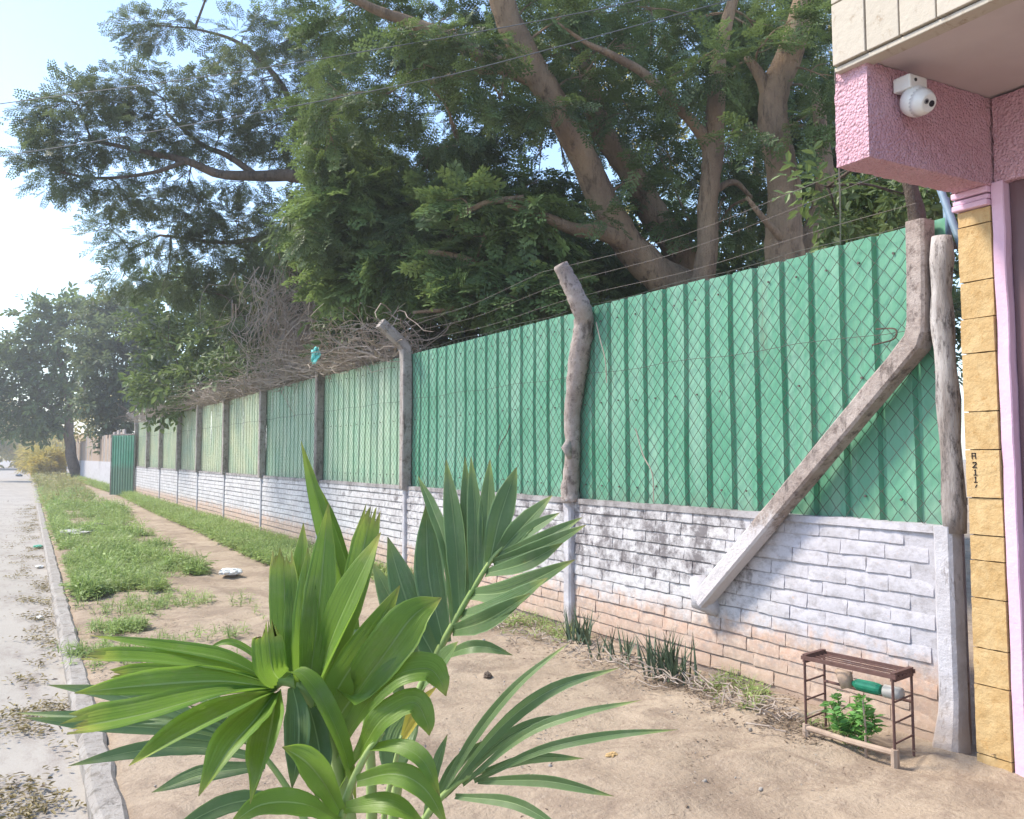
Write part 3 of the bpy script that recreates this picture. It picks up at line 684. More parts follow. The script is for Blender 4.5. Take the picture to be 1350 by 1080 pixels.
    def stroke(mb, u0, v0, u1, v1, cy, cz):            # u to the reader's right = -Y
        a = np.array((u0, v0)); b = np.array((u1, v1)); d = nrm(b - a); n = np.array((-d[1], d[0])) * th / 2; a = a - d * th / 2; b = b + d * th / 2
        vs = [(XS, cy - p[0], cz + p[1]) for p in (a - n, b - n, b + n, a + n)] + [(XS + 0.012, cy - p[0], cz + p[1]) for p in (a - n, b - n, b + n, a + n)]
        mb.add(vs, [(0, 1, 2, 3), (0, 4, 5, 1), (1, 5, 6, 2), (2, 6, 7, 3), (3, 7, 4, 0)])
    G = {'A': [(-1, -1, -1, 1), (-1, 1, 1, 1), (1, 1, 1, -1), (-1, 0, 1, 0)], '2': [(-1, .8, -.4, 1), (-.4, 1, .7, 1), (.7, 1, 1, .5), (1, .5, -1, -1), (-1, -1, 1, -1)],
         '1': [(-.35, .75, 0, 1), (0, 1, 0, -1), (-.8, -1, .8, -1)], "'": [(.5, .5, -.3, -.4)]}
    mb = MB()
    for ch, x, yv in (('A', 1282.5, 601), ('2', 1283.5, 613), ('1', 1284.5, 623), ('1', 1285, 632.5), ("'", 1285.5, 641)):
        p = onX(x, yv, XS)
        for (a, b, c, d) in G[ch]: stroke(mb, a * w_ / 2, b * hh / 2 * 0.82, c * w_ / 2, d * hh / 2 * 0.82, p[1] - 0.004, p[2])
    mb.build('house_number', M['black_ink'], pil)
    return zb, zt, xe
ZB, ZT, XE = make_gatehouse()

def uv_sphere(mb, c, r, axis, n=20, m=12, t0=0.0, t1=math.pi):
    ax = nrm(axis); u = nrm(np.cross(ax, (0.2, 0.1, 1))); v = np.cross(ax, u); vs = []; fs = []
    for j in range(m + 1):
        t = t0 + (t1 - t0) * j / m
        for i in range(n):
            p = 2 * math.pi * i / n; vs.append(np.array(c) + r * (ax * math.cos(t) + math.sin(t) * (u * math.cos(p) + v * math.sin(p))))
    for j in range(m):
        for i in range(n): q = (i + 1) % n; fs.append((j * n + i, j * n + q, (j + 1) * n + q, (j + 1) * n + i))
    mb.add(vs, fs)
def make_cctv():
    c = onY(1208, 134, BY - 0.085); s_ = np.dot(c - EYE, fwd) / F; r = 20.5 * s_
    root = empty('security_camera', c, 'white ball-shaped security camera hanging from a bracket on the pink beam', 'camera')
    look = nrm(np.array((0.25, -0.95, -0.12)) + 0.0); look = nrm(nrm(EYE - c) * 0.75 + rgt * 0.55 - upv * 0.05)
    mb = MB(); uv_sphere(mb, c, r, look, 24, 14, 0.0, math.pi); mb.build('housing', M['white_plastic'], root, True)
    # snout: a short tapered eye with a flat face
    prof = [(math.cos(2 * math.pi * k / 24), math.sin(2 * math.pi * k / 24)) for k in range(24)]
    mb = MB(); mb.sweep([c + look * r * t for t in (0.35, 0.75, 1.05, 1.12, 1.121)], prof, [r * 0.93, r * 0.80, r * 0.63, r * 0.56, r * 0.50], True, (0, 0, 1)); eye = mb.build('eye', M['white_plastic'], root, True)
    f = c + look * r * 1.121; su = nrm(np.cross(look, (0, 0, 1))); sv = np.cross(su, look)
    for nm, du, dv, rr, mt in (('lens', -0.20, -0.02, 0.20, 'lens'), ('infrared_lamp', 0.26, 0.05, 0.17, 'grey_plastic')):
        p = f + su * du * r + sv * dv * r; mb = MB(); mb.sweep([p - look * 0.004, p + look * 0.003], prof, [rr * r] * 2, True, (0, 0, 1)); l = mb.build(nm, M[mt], eye)
        mb = MB(); mb.sweep([p + look * 0.0031, p + look * 0.0045], prof, [rr * r * 0.55] * 2, True, (0, 0, 1)); mb.build('glass', M['lens'], None).parent = eye
    # bracket box
    a = onY(1198, 96, BY - 0.10); b = onY(1222, 118, BY - 0.10)
    mb = MB(); mb.box((a[0], BY - 0.105, b[2] - 0.015), (b[0], BY - 0.012, a[2] + 0.0)); mb.build('bracket', M['white_plastic'], root, bevel=0.008)
    mb = MB(); q = np.array(((a[0] + b[0]) / 2 - 0.025, BY - 0.106, (a[2] + b[2]) / 2 + 0.0)); mb.tube([q, q + np.array((0, -0.004, 0))], 0.008, 10); mb.build('screw', M['lens'], root)
make_cctv()

# ------------------------------------------------------------------ small things at the wall
def make_stand():
    A = onZ(1063, 968, 0.0); B = onZ(1180, 1003, 0.0); up = 0.425
    A[2] = B[2] = -0.02; back = np.array((0.20, 0.045, 0)); C_, D_ = A + back, B + back
    root = empty('plant_stand', (A + D_) / 2, 'low rusty steel plant stand with a slatted top against the wall', 'stand')
    for p in (A, B, C_, D_):
        mb = MB(); mb.tube([p, p + np.array((0, 0, up))], 0.007, 6); mb.build('leg', M['rust'], root)
    for (p, q) in ((A, C_), (B, D_)):
        for z in (0.10, 0.20, 0.30):
            mb = MB(); mb.tube([p + np.array((0, 0, z)), q + np.array((0, 0, z + 0.004))], 0.005, 6); mb.build('rung', M['rust'], root)
    top = empty('slatted_top', A + np.array((0, 0, up))); top.parent = root; top.matrix_parent_inverse = Matrix.Translation(-root.location)
    def tp(mb, p, q, hw, hh): mb.sweep([p, q], [(hw, hh), (-hw, hh), (-hw, -hh), (hw, -hh)], None, True, (0, 0, 1))
    Z = np.array((0, 0, up)); e = nrm(B - A) * 0.02
    for k in range(6):
        t = k / 5; p = A + back * t + Z - e; q = B + back * t + Z + e; mb = MB()
        tp(mb, p, q, 0.010 if k in (0, 5) else 0.003, 0.006 if k in (0, 5) else 0.0045); o = mb.build('slat', M['rust']); o.parent = top; o.matrix_parent_inverse = Matrix.Translation(-top.location)
    for p, q in ((A, C_), (B, D_)):
        mb = MB(); tp(mb, p + Z + np.array((0, 0, -0.002)), q + Z + np.array((0, 0, -0.002)), 0.022, 0.012); o = mb.build('end_bar', M['rust']); o.parent = top; o.matrix_parent_inverse = Matrix.Translation(-top.location)
    for p, q, z in ((C_, D_, 0.27), (A, B, 0.055)):
        mb = MB(); mb.tube([p + np.array((0, 0, z)), (p + q) / 2 + np.array((0, 0, z - 0.004)), q + np.array((0, 0, z))], 0.016 if z < 0.1 else 0.008, 8, 0.08); mb.build('rail', M['old_wood'] if z < 0.1 else M['rust'], root)
    for p in (A, B):
        mb = MB(); mb.tube([p + np.array((0, 0, -0.05)), p + np.array((0, 0, 0.075))], [0.022, 0.02], 8, 0.1); mb.build('foot', M['old_wood'], root)
    ax = nrm(B - A)
    # things lying on the stand
    c = onX(1158, 893, (A[0] + D_[0]) / 2); c = np.array(A + (B - A) * 0.60 + back * 0.55 + np.array((0, 0, 0.318)))
    mb = MB(); t = [-.115, -.11, -.085, -.05, .04, .07, .085, .09]; rr = [.010, .012, .012, .030, .032, .030, .024, .004]
    mb.sweep([c + ax * k for k in t], [(math.cos(2 * math.pi * k / 14), math.sin(2 * math.pi * k / 14)) for k in range(14)], rr, True, (0, 0, 1)); b = tag(mb.build('bottle', M['bottle'], None), 'green plastic bottle lying under the top of the rusty stand', 'bottle')
    mb = MB(); mb.tube([c - ax * 0.112, c - ax * 0.130], 0.0135, 12); mb.build('cap', M['rust']).parent = b
    c2 = A + (B - A) * 0.90 + back * 0.55 + np.array((0, 0, 0.318)); mb = MB()
    mb.tube([c2 + ax * k for k in (-.055, -.05, 0, .04, .045)], [.012, .033, .034, .033, .01], 14); j = tag(mb.build('plastic_jar', M['clear_jar'], None, True), 'dusty clear plastic bottle end lying beside the green bottle on the stand', 'jar')
    c3 = A + (B - A) * 0.36 + back * 0.5 + np.array((0, 0, 0.35)); mb = MB()
    mb.tube([c3 + np.array((0, .05, .02)), c3, c3 + np.array((0, -.02, -.06))], [.012, .04, .03], 9, 0.15); tag(mb.build('clay_shard', M['old_wood'], None, True), 'brown broken clay shard hanging under the stand top', 'shard')
    # seedling in a heap of earth
    g = A + (B - A) * 0.40 + back * 0.35; root2 = empty('seedling_plant', g, 'small bushy green seedling growing inside the rusty stand', 'plant')
    mb = MB(); tips = []
    for k in range(9):
        a = random.uniform(0, 6.28); h = random.uniform(0.16, 0.29); d = np.array((math.cos(a) * 0.06, math.sin(a) * 0.12, h)); p = g + np.array((random.uniform(-.03, .03), random.uniform(-.06, .06), -0.02))
        mb.tube([p, p + d * 0.55 + np.array((0, 0, 0.02)), p + d], [.004, .003, .0015], 5); tips.append((p, p + d))
    mb.build('stem', M['weed'], root2)
    mb = MB(); q = A + (B - A) * 0.66 + back * 0.15; mb.tube([q + np.array((0, 0, -.02)), q + np.array((0, 0, .14)), q + np.array((0, 0.01, .27))], [.007, .006, .004], 6); mb.build('cane', M['old_wood'], root2); tips.append((q, q + np.array((0, 0.01, .27))))
    pos = []; dr = []
    for p, e_ in tips:
        for k in range(42):
            t = random.uniform(0.35, 1.05); a = random.uniform(0, 6.28); pos.append(p + (e_ - p) * t); dr.append((math.cos(a), math.sin(a), random.uniform(-.2, .7)))
    sprays('leaves', LEAF1, np.array(pos), np.array(dr), np.random.default_rng(3).uniform(.03, .075, len(pos)), M['seedling'], root2)

# leaf templates: x along, y across, z up
def tmpl_leaf(w_=0.36):
    v = np.array([(0, 0, 0), (.3, w_ / 2, .04), (.3, 0, -.03), (.3, -w_ / 2, .04), (.68, w_ * .42, .02), (.68, 0, -.05), (.68, -w_ * .42, .02), (1, 0, -.12)], float)
    q = np.array([(0, 2, 1, 1), (0, 3, 2, 2), (1, 2, 5, 4), (2, 3, 6, 5), (4, 5, 7, 7), (5, 6, 7, 7)])
    q = np.array([(2, 5, 4, 1), (2, 3, 6, 5)]); v[1] *= (.7, .8, 1); v[3] *= (.7, .8, 1); v[2] = (0, 0, 0); v[5] = (1, 0, -.1); v[4] = (.62, w_ / 2, .03); v[6] = (.62, -w_ / 2, .03); v[1] = (.25, w_ * .42, .03); v[3] = (.25, -w_ * .42, .03)
    used = [1, 2, 3, 4, 5, 6]; mp = {k: i for i, k in enumerate(used)}
    return v[used], np.array([[mp[k] for k in f] for f in q])
LEAF1 = tmpl_leaf()
def tmpl_feather(pairs=6, nl=4, seed=1, curl=0.16, spread=0.85, leaf=0.155):
    """a twice-feathered leaf: pairs of side ribs, each with its leaflets"""
    rs = np.random.default_rng(seed); vs, qs = [], []
    def quad(p, d, n, l, w_):
        b = len(vs); s_ = np.cross(n, d); 
        vs.extend([p, p + d * l * .45 + s_ * w_ / 2, p + d * l, p + d * l * .45 - s_ * w_ / 2]); qs.append((b, b + 1, b + 2, b + 3))
    for i in range(pairs):
        x = 0.18 + 0.8 * i / (pairs - 1); 
        for sd in (-1, 1):
            d = nrm(np.array((0.55, sd * spread, -0.12 + rs.uniform(-.1, .1)))); L = 0.34 * (1 - 0.45 * abs(i / (pairs - 1) - 0.35)); p0 = np.array((x, 0, -curl * x * x + 0.05 * math.sin(seed * 3 + x * 4)))
            for j in range(nl):
                p = p0 + d * L * (j + .3) / nl
                for s2 in (-1, 1):
                    a = nrm(d * 0.55 + s2 * np.cross((0, 0, 1), d) * 0.8 + np.array((0, 0, rs.uniform(-.25, .15)))); quad(p, a, nrm(np.array((rs.uniform(-.3, .3), rs.uniform(-.3, .3), 1))), leaf, leaf * 0.48)
    return np.array(vs), np.array(qs)
FEATHER = [tmpl_feather(6, 3, 1), tmpl_feather(5, 3, 3, 0.4, 0.6), tmpl_feather(7, 2, 5, 0.05, 1.1), tmpl_feather(4, 4, 6, 0.3, 0.8)]; FEATHER_S = [tmpl_feather(5, 2, 2, leaf=0.24), tmpl_feather(5, 2, 7, 0.35, 0.7, 0.26), tmpl_feather(4, 3, 8, 0.0, 1.0, 0.22)]
def tmpl_twig(n=9, seed=4, w_=0.4, ln=0.34):
    rs = np.random.default_rng(seed); vs, qs = [], []
    lv, lq = tmpl_leaf(w_)
    for i in range(n):
        x = (i + .6) / n; a = 2.4 * i + rs.uniform(-.4, .4); d = nrm(np.array((0.7, math.cos(a), math.sin(a) * 0.6 - 0.15))); n_ = nrm(np.array((0, 0, 1)) - d * d[2]); s_ = np.cross(n_, d); b = len(vs)
        for p in lv: vs.append(np.array((x, 0, -.1 * x * x)) + ln * (d * p[0] + s_ * p[1] + n_ * p[2]))
        qs += [tuple(b + k for k in f) for f in lq]
    return np.array(vs), np.array(qs)
TWIG = [tmpl_twig(), tmpl_twig(7, 14, 0.45, 0.42), tmpl_twig(11, 24, 0.35, 0.3)]; TWIG_BIG = [tmpl_twig(8, 9, 0.45, 0.5), tmpl_twig(9, 19, 0.36, 0.42)]; TWIG_NARROW = tmpl_twig(8, 5, 0.2, 0.5)
def tmpl_blades(n=7, seed=6):
    rs = np.random.default_rng(seed); vs, qs = [], []
    for i in range(n):
        a = rs.uniform(-1.2, 1.2); d = np.array((math.cos(a), math.sin(a), rs.uniform(-.1, .3))); w_ = 0.022; s_ = nrm(np.cross((0, 0, 1), d)); b = len(vs)
        for t in (0, .33, .66, 1): 
            c = d * t + np.array((0, 0, -0.75 * t * t)); k = w_ * (1.0 if t < .7 else 0.12); vs += [c - s_ * k, c + s_ * k]
        qs += [(b, b + 1, b + 3, b + 2), (b + 2, b + 3, b + 5, b + 4), (b + 4, b + 5, b + 7, b + 6)]
    return np.array(vs), np.array(qs)
BLADES = tmpl_blades()
def sprays(name, T, pos, dirs, scale, mat, parent=None, roll=0.9, up=(0, 0, 1), rng=None):
    """lay leaf templates at many places, each with its own direction, roll and size"""
    rng = rng or RNG; Ts = T if isinstance(T, list) else [T]; Vs, Qs, As, b = [], [], [], 0; pos = np.asarray(pos); dirs = np.asarray(dirs); sc_ = np.broadcast_to(np.asarray(scale, float), (len(pos),))
    which = rng.integers(0, len(Ts), len(pos))
    for k, t_ in enumerate(Ts):
        m = which == k
        if not m.any(): continue
        v, q, a = lay(t_, pos[m], dirs[m], sc_[m], roll, up, rng); Vs.append(v); Qs.append(q + b); As.append(a); b += len(v)
    me = np_mesh(name, np.vstack(Vs), np.vstack(Qs)); at_ = me.attributes.new('age', 'FLOAT', 'POINT'); at_.data.foreach_set('value', np.concatenate(As).astype(np.float32))
    return link(name, me, mat, parent)
def lay(T, pos, dirs, scale, roll, up, rng):
    tv, tq = T; n = len(pos); dirs = nrm(dirs)
    upn = np.tile(np.array(up, float), (n, 1)) + rng.normal(0, roll * 0.5, (n, 3))
    z = nrm(upn - dirs * np.sum(upn * dirs, 1, keepdims=True)); y = np.cross(z, dirs)
    sc = np.asarray(scale)[:, None, None] if np.ndim(scale) else scale
    Vv = pos[:, None, :] + sc * (tv[None, :, 0:1] * dirs[:, None] + tv[None, :, 1:2] * y[:, None] + tv[None, :, 2:3] * z[:, None])
    q = tq[None] + (np.arange(n) * len(tv))[:, None, None]
    return Vv.reshape(-1, 3), q.reshape(-1, tq.shape[1]), np.repeat(rng.random(n) ** 1.3, len(tv))
make_stand()

def spiky(px, py, size, n, lab, seed):
    rs = np.random.default_rng(seed); p = onZ(px, py, 0.0); p[2] = 0.0
    if p[0] > -0.12: p[0] = -0.12
    root = empty('spiky_plant', p, lab, 'plant', 'spiky plants at the foot of the wall')
    for k in range(n):
        a = rs.uniform(0, 6.28); L = size * rs.uniform(0.55, 1.0); ln = rs.uniform(0.05, 0.55)
        d = np.array((math.cos(a) * ln, math.sin(a) * ln, 1.0)); b = p + np.array((rs.normal(0, .05), rs.normal(0, .11), -0.02)); b[0] = min(b[0], -.05); m = []
        for t in np.linspace(0, 1, 6): m.append(b + L * (d * t + np.array((math.cos(a), math.sin(a), -0.4)) * 0.25 * ln * t * t))
        mb = MB(); prof = [(1, 0.25), (0, 0.0), (-1, 0.25), (0, -0.35)]
        mb.sweep(m, prof, [0.011 * q for q in (0.9, 1, .85, .6, .32, .03)], True, (math.sin(a), -math.cos(a), 0)); mb.build('leaf', M['aloe'], root)
for args in ((768, 852, 0.36, 34, 'spiky grey-green plant furthest from the stand, below the gnarled post', 1), (818, 868, 0.27, 24, 'small spiky plant between the two larger spiky plants', 2),
             (880, 893, 0.38, 56, 'largest spiky plant at the wall, next to the diagonal brace', 3)): spiky(*args)

# ------------------------------------------------------------------ trees
def limb(mb, px, k=6, n=9, jit=0.06):
    """px: (x, y, depth, width in photo pixels) along the limb"""
    p = np.array([at(x, y, c) for x, y, c, w_ in px]); r = np.array([w_ * c / F / 2 for x, y, c, w_ in px]); sp = spline(p, k)
    rr = np.interp(np.linspace(0, len(r) - 1, len(sp)), range(len(r)), r)
    sp = sp + np.array([[mnoise.noise(Vector(q) * 1.1), mnoise.noise(Vector(q) * 1.1 + Vector((9, 0, 0))), 0] for q in sp]) * rr[:, None] * 0.5
    mb.tube(sp, rr, n, jit); return sp
def tree(name, lab, cat, limbs, blobs, T, mat, bark, size=0.32, droop=0.3, group=None, seed=1, twigs=5, base=None, roll=0.9):
    rs = np.random.default_rng(seed)
    trunk = MB(); pts = []
    for l in limbs: pts.append(limb(trunk, l))
    root = empty(name, pts[0][0] if base is None else base, lab, cat, group)
    P = np.vstack(pts); tw = trunk; pos, dr = [], []
    blobs = sorted(blobs, key=lambda b: np.min(np.linalg.norm(P - at(*b[:3]), axis=1))); P0 = P; depth_of = [0] * len(P)
    for (x, y, c, rx, ry, n) in blobs:
        ctr = at(x, y, c); s_ = c / F; ax = np.array((rx, ry, (rx + ry) * 0.5)) * s_
        u = nrm(rs.normal(size=(n, 3))) * (rs.random((n, 1)) ** 0.45)
        o = (u[:, 0:1] * rgt * ax[0] + u[:, 1:2] * upv * ax[1] + u[:, 2:3] * fwd * ax[2])
        q = ctr + o; pos.append(q)
        hi = int(np.argmin(np.linalg.norm(P - ctr, axis=1))); hub = P[hi]; gen = depth_of[hi] + 1; P = np.vstack([P, ctr]); depth_of.append(gen)
        dr.append(nrm(nrm(q - hub) * 0.55 + nrm(o) * 0.45 + rs.normal(0, 0.45, (n, 3)) * (1, 1, .55) + np.array((0, 0, -droop))))
        if twigs:
            d = np.linalg.norm(ctr - hub); mid = (hub + ctr) / 2 + np.array((0, 0, 0.10 * d)) + rs.normal(0, 0.05 * d, 3)
            br = spline([hub, mid, ctr], 5); r0 = min(0.012 + 0.012 * d, 0.045) * 0.75 ** min(gen - 1, 4)
            tw.tube(br, np.linspace(r0, r0 * 0.45, len(br)), 5)
            for e in q[rs.choice(n, min(n, twigs), replace=False)]:
                b = br[rs.integers(len(br) // 2, len(br))]; m_ = (b + e) / 2 + rs.normal(0, 0.08 * np.linalg.norm(e - b), 3)
                sb = spline([b, m_, e], 3); tw.tube(sb, np.linspace(r0 * .45, 0.003, len(sb)), 4)
    trunk.build('trunk', M[bark], root, True)
    pos = np.vstack(pos); dr = np.vstack(dr)
    o = sprays('crown', T, pos, dr, rs.uniform(0.7, 1.25, len(pos)) * size, M[mat], root, roll, rng=rs); o['kind'] = 'stuff'
    return root
def grid(x0, x1, y0, y1, sx, sy, c0, c1, rx, ry, n, seed, keep=1.0):
    rs = random.Random(seed); out = []
    y = y0
    while y <= y1:
        x = x0 + rs.uniform(-sx / 2, sx / 2)
        while x <= x1:
            if rs.random() < keep: out.append((x + rs.uniform(-.3, .3) * sx, y + rs.uniform(-.4, .4) * sy, rs.uniform(c0, c1), rx * rs.uniform(.75, 1.25), ry * rs.uniform(.7, 1.2), int(n * rs.uniform(.7, 1.3))))
            x += sx
        y += sy
    return out
def make_trees():
    # 1 big leaning tree with paired tan limbs
    L = [[(925, 470, 11.8, 70), (905, 400, 11.8, 62), (868, 362, 11.7, 48), (828, 318, 11.6, 42), (797, 262, 11.5, 40), (770, 210, 11.4, 37), (742, 165, 11.3, 34), (712, 108, 11.2, 36), (690, 60, 11.1, 36), (668, 5, 11.0, 34), (640, -70, 10.8, 28)],
         [(950, 470, 12.4, 50), (932, 390, 12.4, 44), (895, 325, 12.4, 40), (852, 262, 12.4, 38), (820, 205, 12.3, 34), (790, 155, 12.2, 30), (770, 80, 12.2, 22), (745, -10, 12, 16)],
         [(712, 108, 11.2, 26), (676, 92, 11.1, 24), (640, 74, 11.0, 22), (592, 48, 10.9, 20), (540, 28, 10.8, 16), (490, 10, 10.7, 12), (430, -20, 10.6, 9)],
         [(840, 330, 11.6, 26), (800, 308, 11.4, 22), (755, 302, 11.2, 18), (715, 285, 11.1, 12), (670, 270, 11, 8)],
         [(676, 92, 11.1, 12), (620, 95, 11.2, 10), (560, 110, 11.4, 8)]]
    B = grid(430, 730, 30, 190, 62, 48, 11.6, 14.2, 44, 30, 66, 11, 0.9) + grid(440, 735, 215, 330, 60, 42, 12.4, 14.4, 46, 30, 84, 12) \
        + grid(735, 900, -20, 140, 60, 46, 12.6, 14.8, 40, 26, 46, 13, 0.7) + grid(560, 740, 340, 400, 55, 34, 11.6, 13.2, 40, 24, 100, 15) \
        + grid(730, 830, 150, 260, 50, 45, 12.0, 13.6, 32, 22, 30, 16, 0.6) + grid(730, 850, 330, 400, 48, 30, 12.4, 13.8, 36, 22, 90, 17) + grid(400, 900, -120, -30, 90, 55, 11, 14, 60, 40, 70, 18)
    B += [(735, 142, 10.8, 28, 16, 30), (850, 232, 11.4, 28, 18, 30), (885, 295, 11.8, 16, 18, 18), (560, 90, 10.6, 34, 14, 24), (660, 130, 10.8, 30, 16, 28), (800, 285, 11.0, 20, 10, 14), (600, 40, 10.5, 34, 14, 34), (540, 45, 10.4, 36, 14, 34), (655, 60, 10.6, 30, 14, 28), (640, 100, 10.6, 34, 14, 32), (700, 150, 10.8, 20, 14, 18), (770, 100, 11.2, 34, 24, 44), (820, 60, 11.4, 34, 24, 44), (815, 150, 11.6, 28, 20, 34), (745, 20, 10.9, 30, 20, 32)]
    B += grid(440, 900, 0, 240, 66, 50, 14.2, 16.5, 40, 28, 46, 71, 0.75)
    tree('leaning_tree', 'big leaning tree with thick tan limbs and feathery dark leaves behind the fence', 'tree', L, B, FEATHER, 'leaf_fine', 'bark', 0.31, 0.3, seed=1, twigs=4)
    # low sprays in the lit leaf colour, hanging over the fence
    L = [[(700, 470, 12.0, 20), (690, 420, 12.0, 16), (660, 370, 11.9, 12), (610, 340, 11.8, 9), (540, 330, 12.2, 6)], [(660, 370, 11.9, 8), (600, 405, 11.7, 6), (545, 412, 11.9, 4)], [(600, 290, 11.4, 5), (640, 268, 11.3, 8), (690, 262, 11.3, 10)]]
    B = grid(455, 600, 268, 395, 40, 26, 12.3, 13.2, 34, 15, 52, 21) + grid(600, 740, 250, 395, 42, 28, 11.2, 12.2, 34, 14, 40, 22) + grid(430, 520, 235, 330, 44, 30, 13.4, 14.4, 34, 18, 50, 23)
    tree('sapling', 'light green feathery young tree hanging low over the fence between the armed and gnarled posts', 'tree', L, B, FEATHER_S, 'leaf_lit', 'bark', 0.33, 0.3, seed=2, twigs=3, roll=0.7)
    # 2 slim forked trunk
    L = [[(905, 470, 11.2, 40), (922, 385, 11.2, 32), (932, 330, 11.2, 28), (935, 250, 11.2, 26), (936, 195, 11.2, 28), (944, 135, 11.2, 24), (950, 80, 11.2, 20), (965, 10, 11.2, 15), (985, -60, 11.2, 10)],
         [(934, 200, 11.2, 20), (915, 165, 11.1, 16), (880, 128, 11.0, 13), (845, 95, 10.9, 12), (805, 72, 10.8, 10), (770, 55, 10.7, 6), (735, 30, 10.6, 3)], [(930, 260, 11.2, 12), (965, 240, 11.4, 8), (990, 260, 11.5, 5)]]
    B = grid(800, 1010, 10, 120, 52, 40, 11.6, 13.4, 38, 24, 46, 31, 0.75) + grid(860, 1000, 140, 330, 48, 44, 12.2, 14.6, 34, 24, 40, 32, 0.5)
    tree('forked_tree', 'slim pale trunk forking above the fence, right of the leaning tree', 'tree', L, B, FEATHER, 'leaf_fine', 'bark', 0.32, 0.3, seed=3, twigs=4)
    # 3 stout trunk near the canopy
    L = [[(1035, 440, 10.6, 66), (1040, 360, 10.6, 54), (1038, 300, 10.6, 48), (1030, 235, 10.6, 42), (1020, 170, 10.6, 40), (1022, 120, 10.6, 38), (1042, 70, 10.6, 34), (1058, 15, 10.6, 30), (1065, -50, 10.6, 22)],
         [(1020, 150, 10.6, 22), (1004, 105, 10.6, 16), (985, 75, 10.7, 10)], [(1062, 440, 11.2, 50), (1075, 330, 11.2, 40), (1085, 250, 11.3, 26), (1082, 190, 11.4, 20), (1075, 120, 11.5, 14)], [(1046, 330, 10.5, 12), (1005, 285, 10.3, 8), (985, 260, 10.2, 5)]]
    B = grid(960, 1110, -10, 120, 50, 40, 11.6, 13.4, 38, 24, 54, 41, 0.8) + grid(965, 1110, 150, 330, 46, 42, 12.0, 14.5, 36, 26, 54, 42, 0.7) + grid(1100, 1200, 150, 300, 44, 40, 11.8, 13.2, 36, 26, 62, 43)
    B += [(985, 175, 10.2, 20, 20, 22), (1005, 60, 10.3, 22, 14, 20), (1060, 165, 10.3, 16, 22, 20), (960, 100, 10.8, 20, 16, 20), (1045, 30, 10.2, 26, 16, 26), (935, 70, 10.7, 26, 18, 30), (890, 110, 10.7, 26, 14, 24), (1085, 100, 10.4, 24, 24, 34)]
    B += grid(880, 1100, 0, 250, 60, 48, 14.0, 16.5, 40, 28, 46, 72, 0.7)
    tree('stout_tree', 'stout pale trunk behind the fence closest to the pink beam', 'tree', L, B, FEATHER, 'leaf_fine', 'bark', 0.32, 0.3, seed=4, twigs=4)
    # leafy bush by the log, showing under the pink beam
    L = [[(1215, 380, 6.0, 26), (1212, 320, 6.0, 24), (1208, 280, 6.0, 22), (1198, 240, 6.0, 18), (1185, 200, 6.0, 10)]]
    B = grid(1110, 1200, 250, 305, 40, 28, 6.6, 7.6, 30, 16, 22, 45) + grid(1195, 1255, 200, 300, 34, 30, 6.8, 7.8, 24, 22, 22, 46)
    tree('stump_tree', 'dark broken tree stump sprouting leaves behind the post tops under the pink beam', 'tree', L, B, TWIG, 'leaf_mid', 'bark_grey', 0.26, 0.2, seed=5, twigs=2)
    # sun-caught yellow-green tree far behind the trunks
    L = [[(1000, 400, 19, 14), (990, 300, 19, 12), (1000, 200, 19, 9), (1010, 100, 19, 6)]]
    B = grid(830, 1100, 60, 340, 90, 70, 18, 22, 52, 36, 34, 51, 0.6)
    tree('backlit_tree', 'yellow-green sunlit tree glimpsed between the trunks behind the fence', 'tree', L, B, TWIG, 'leaf_yellow', 'bark_grey', 0.45, 0.2, seed=6, twigs=2)
    # dark undergrowth behind the fence
    B = grid(480, 1230, 350, 470, 70, 40, 14.5, 17.5, 60, 34, 60, 55) + grid(560, 960, 250, 340, 80, 50, 15.5, 18, 60, 36, 40, 56, 0.45)
    L = [[(700, 480, 15.5, 9), (695, 420, 15.5, 7), (700, 380, 15.5, 4)], [(1000, 480, 15.5, 9), (1010, 400, 15.5, 5)], [(880, 480, 15.5, 9), (870, 400, 15.5, 5)]]
    tree('bush', 'dark dense undergrowth filling the yard behind the near fence bays', 'bush', L, B, TWIG_BIG, 'leaf_dark', 'bark_grey', 0.42, 0.1, seed=7, twigs=2)
    # 4 wide spreading crown over the verge
    L = [[(500, 560, 17.5, 34), (485, 440, 17.5, 30), (460, 330, 17.4, 26), (425, 255, 17.2, 22), (395, 233, 17.0, 18), (340, 232, 16.8, 14), (290, 230, 16.6, 12), (245, 212, 16.4, 10), (190, 200, 16.2, 7), (120, 185, 16, 4)],
         [(340, 232, 16.8, 9), (300, 205, 16.9, 8), (265, 190, 17, 6), (220, 150, 17.1, 4)], [(245, 212, 16.4, 7), (200, 228, 16.1, 5), (130, 235, 15.9, 4), (70, 225, 15.8, 2)],
         [(425, 255, 17.2, 14), (400, 180, 17.4, 11), (370, 110, 17.6, 8), (320, 60, 17.8, 5), (265, 40, 18, 3), (215, 34, 18, 1.5)], [(460, 330, 17.4, 12), (380, 310, 17.6, 9), (300, 320, 17.6, 6), (210, 310, 17.5, 3)], [(425, 255, 17.2, 14), (440, 150, 17.6, 11), (430, 50, 17.8, 8)]]
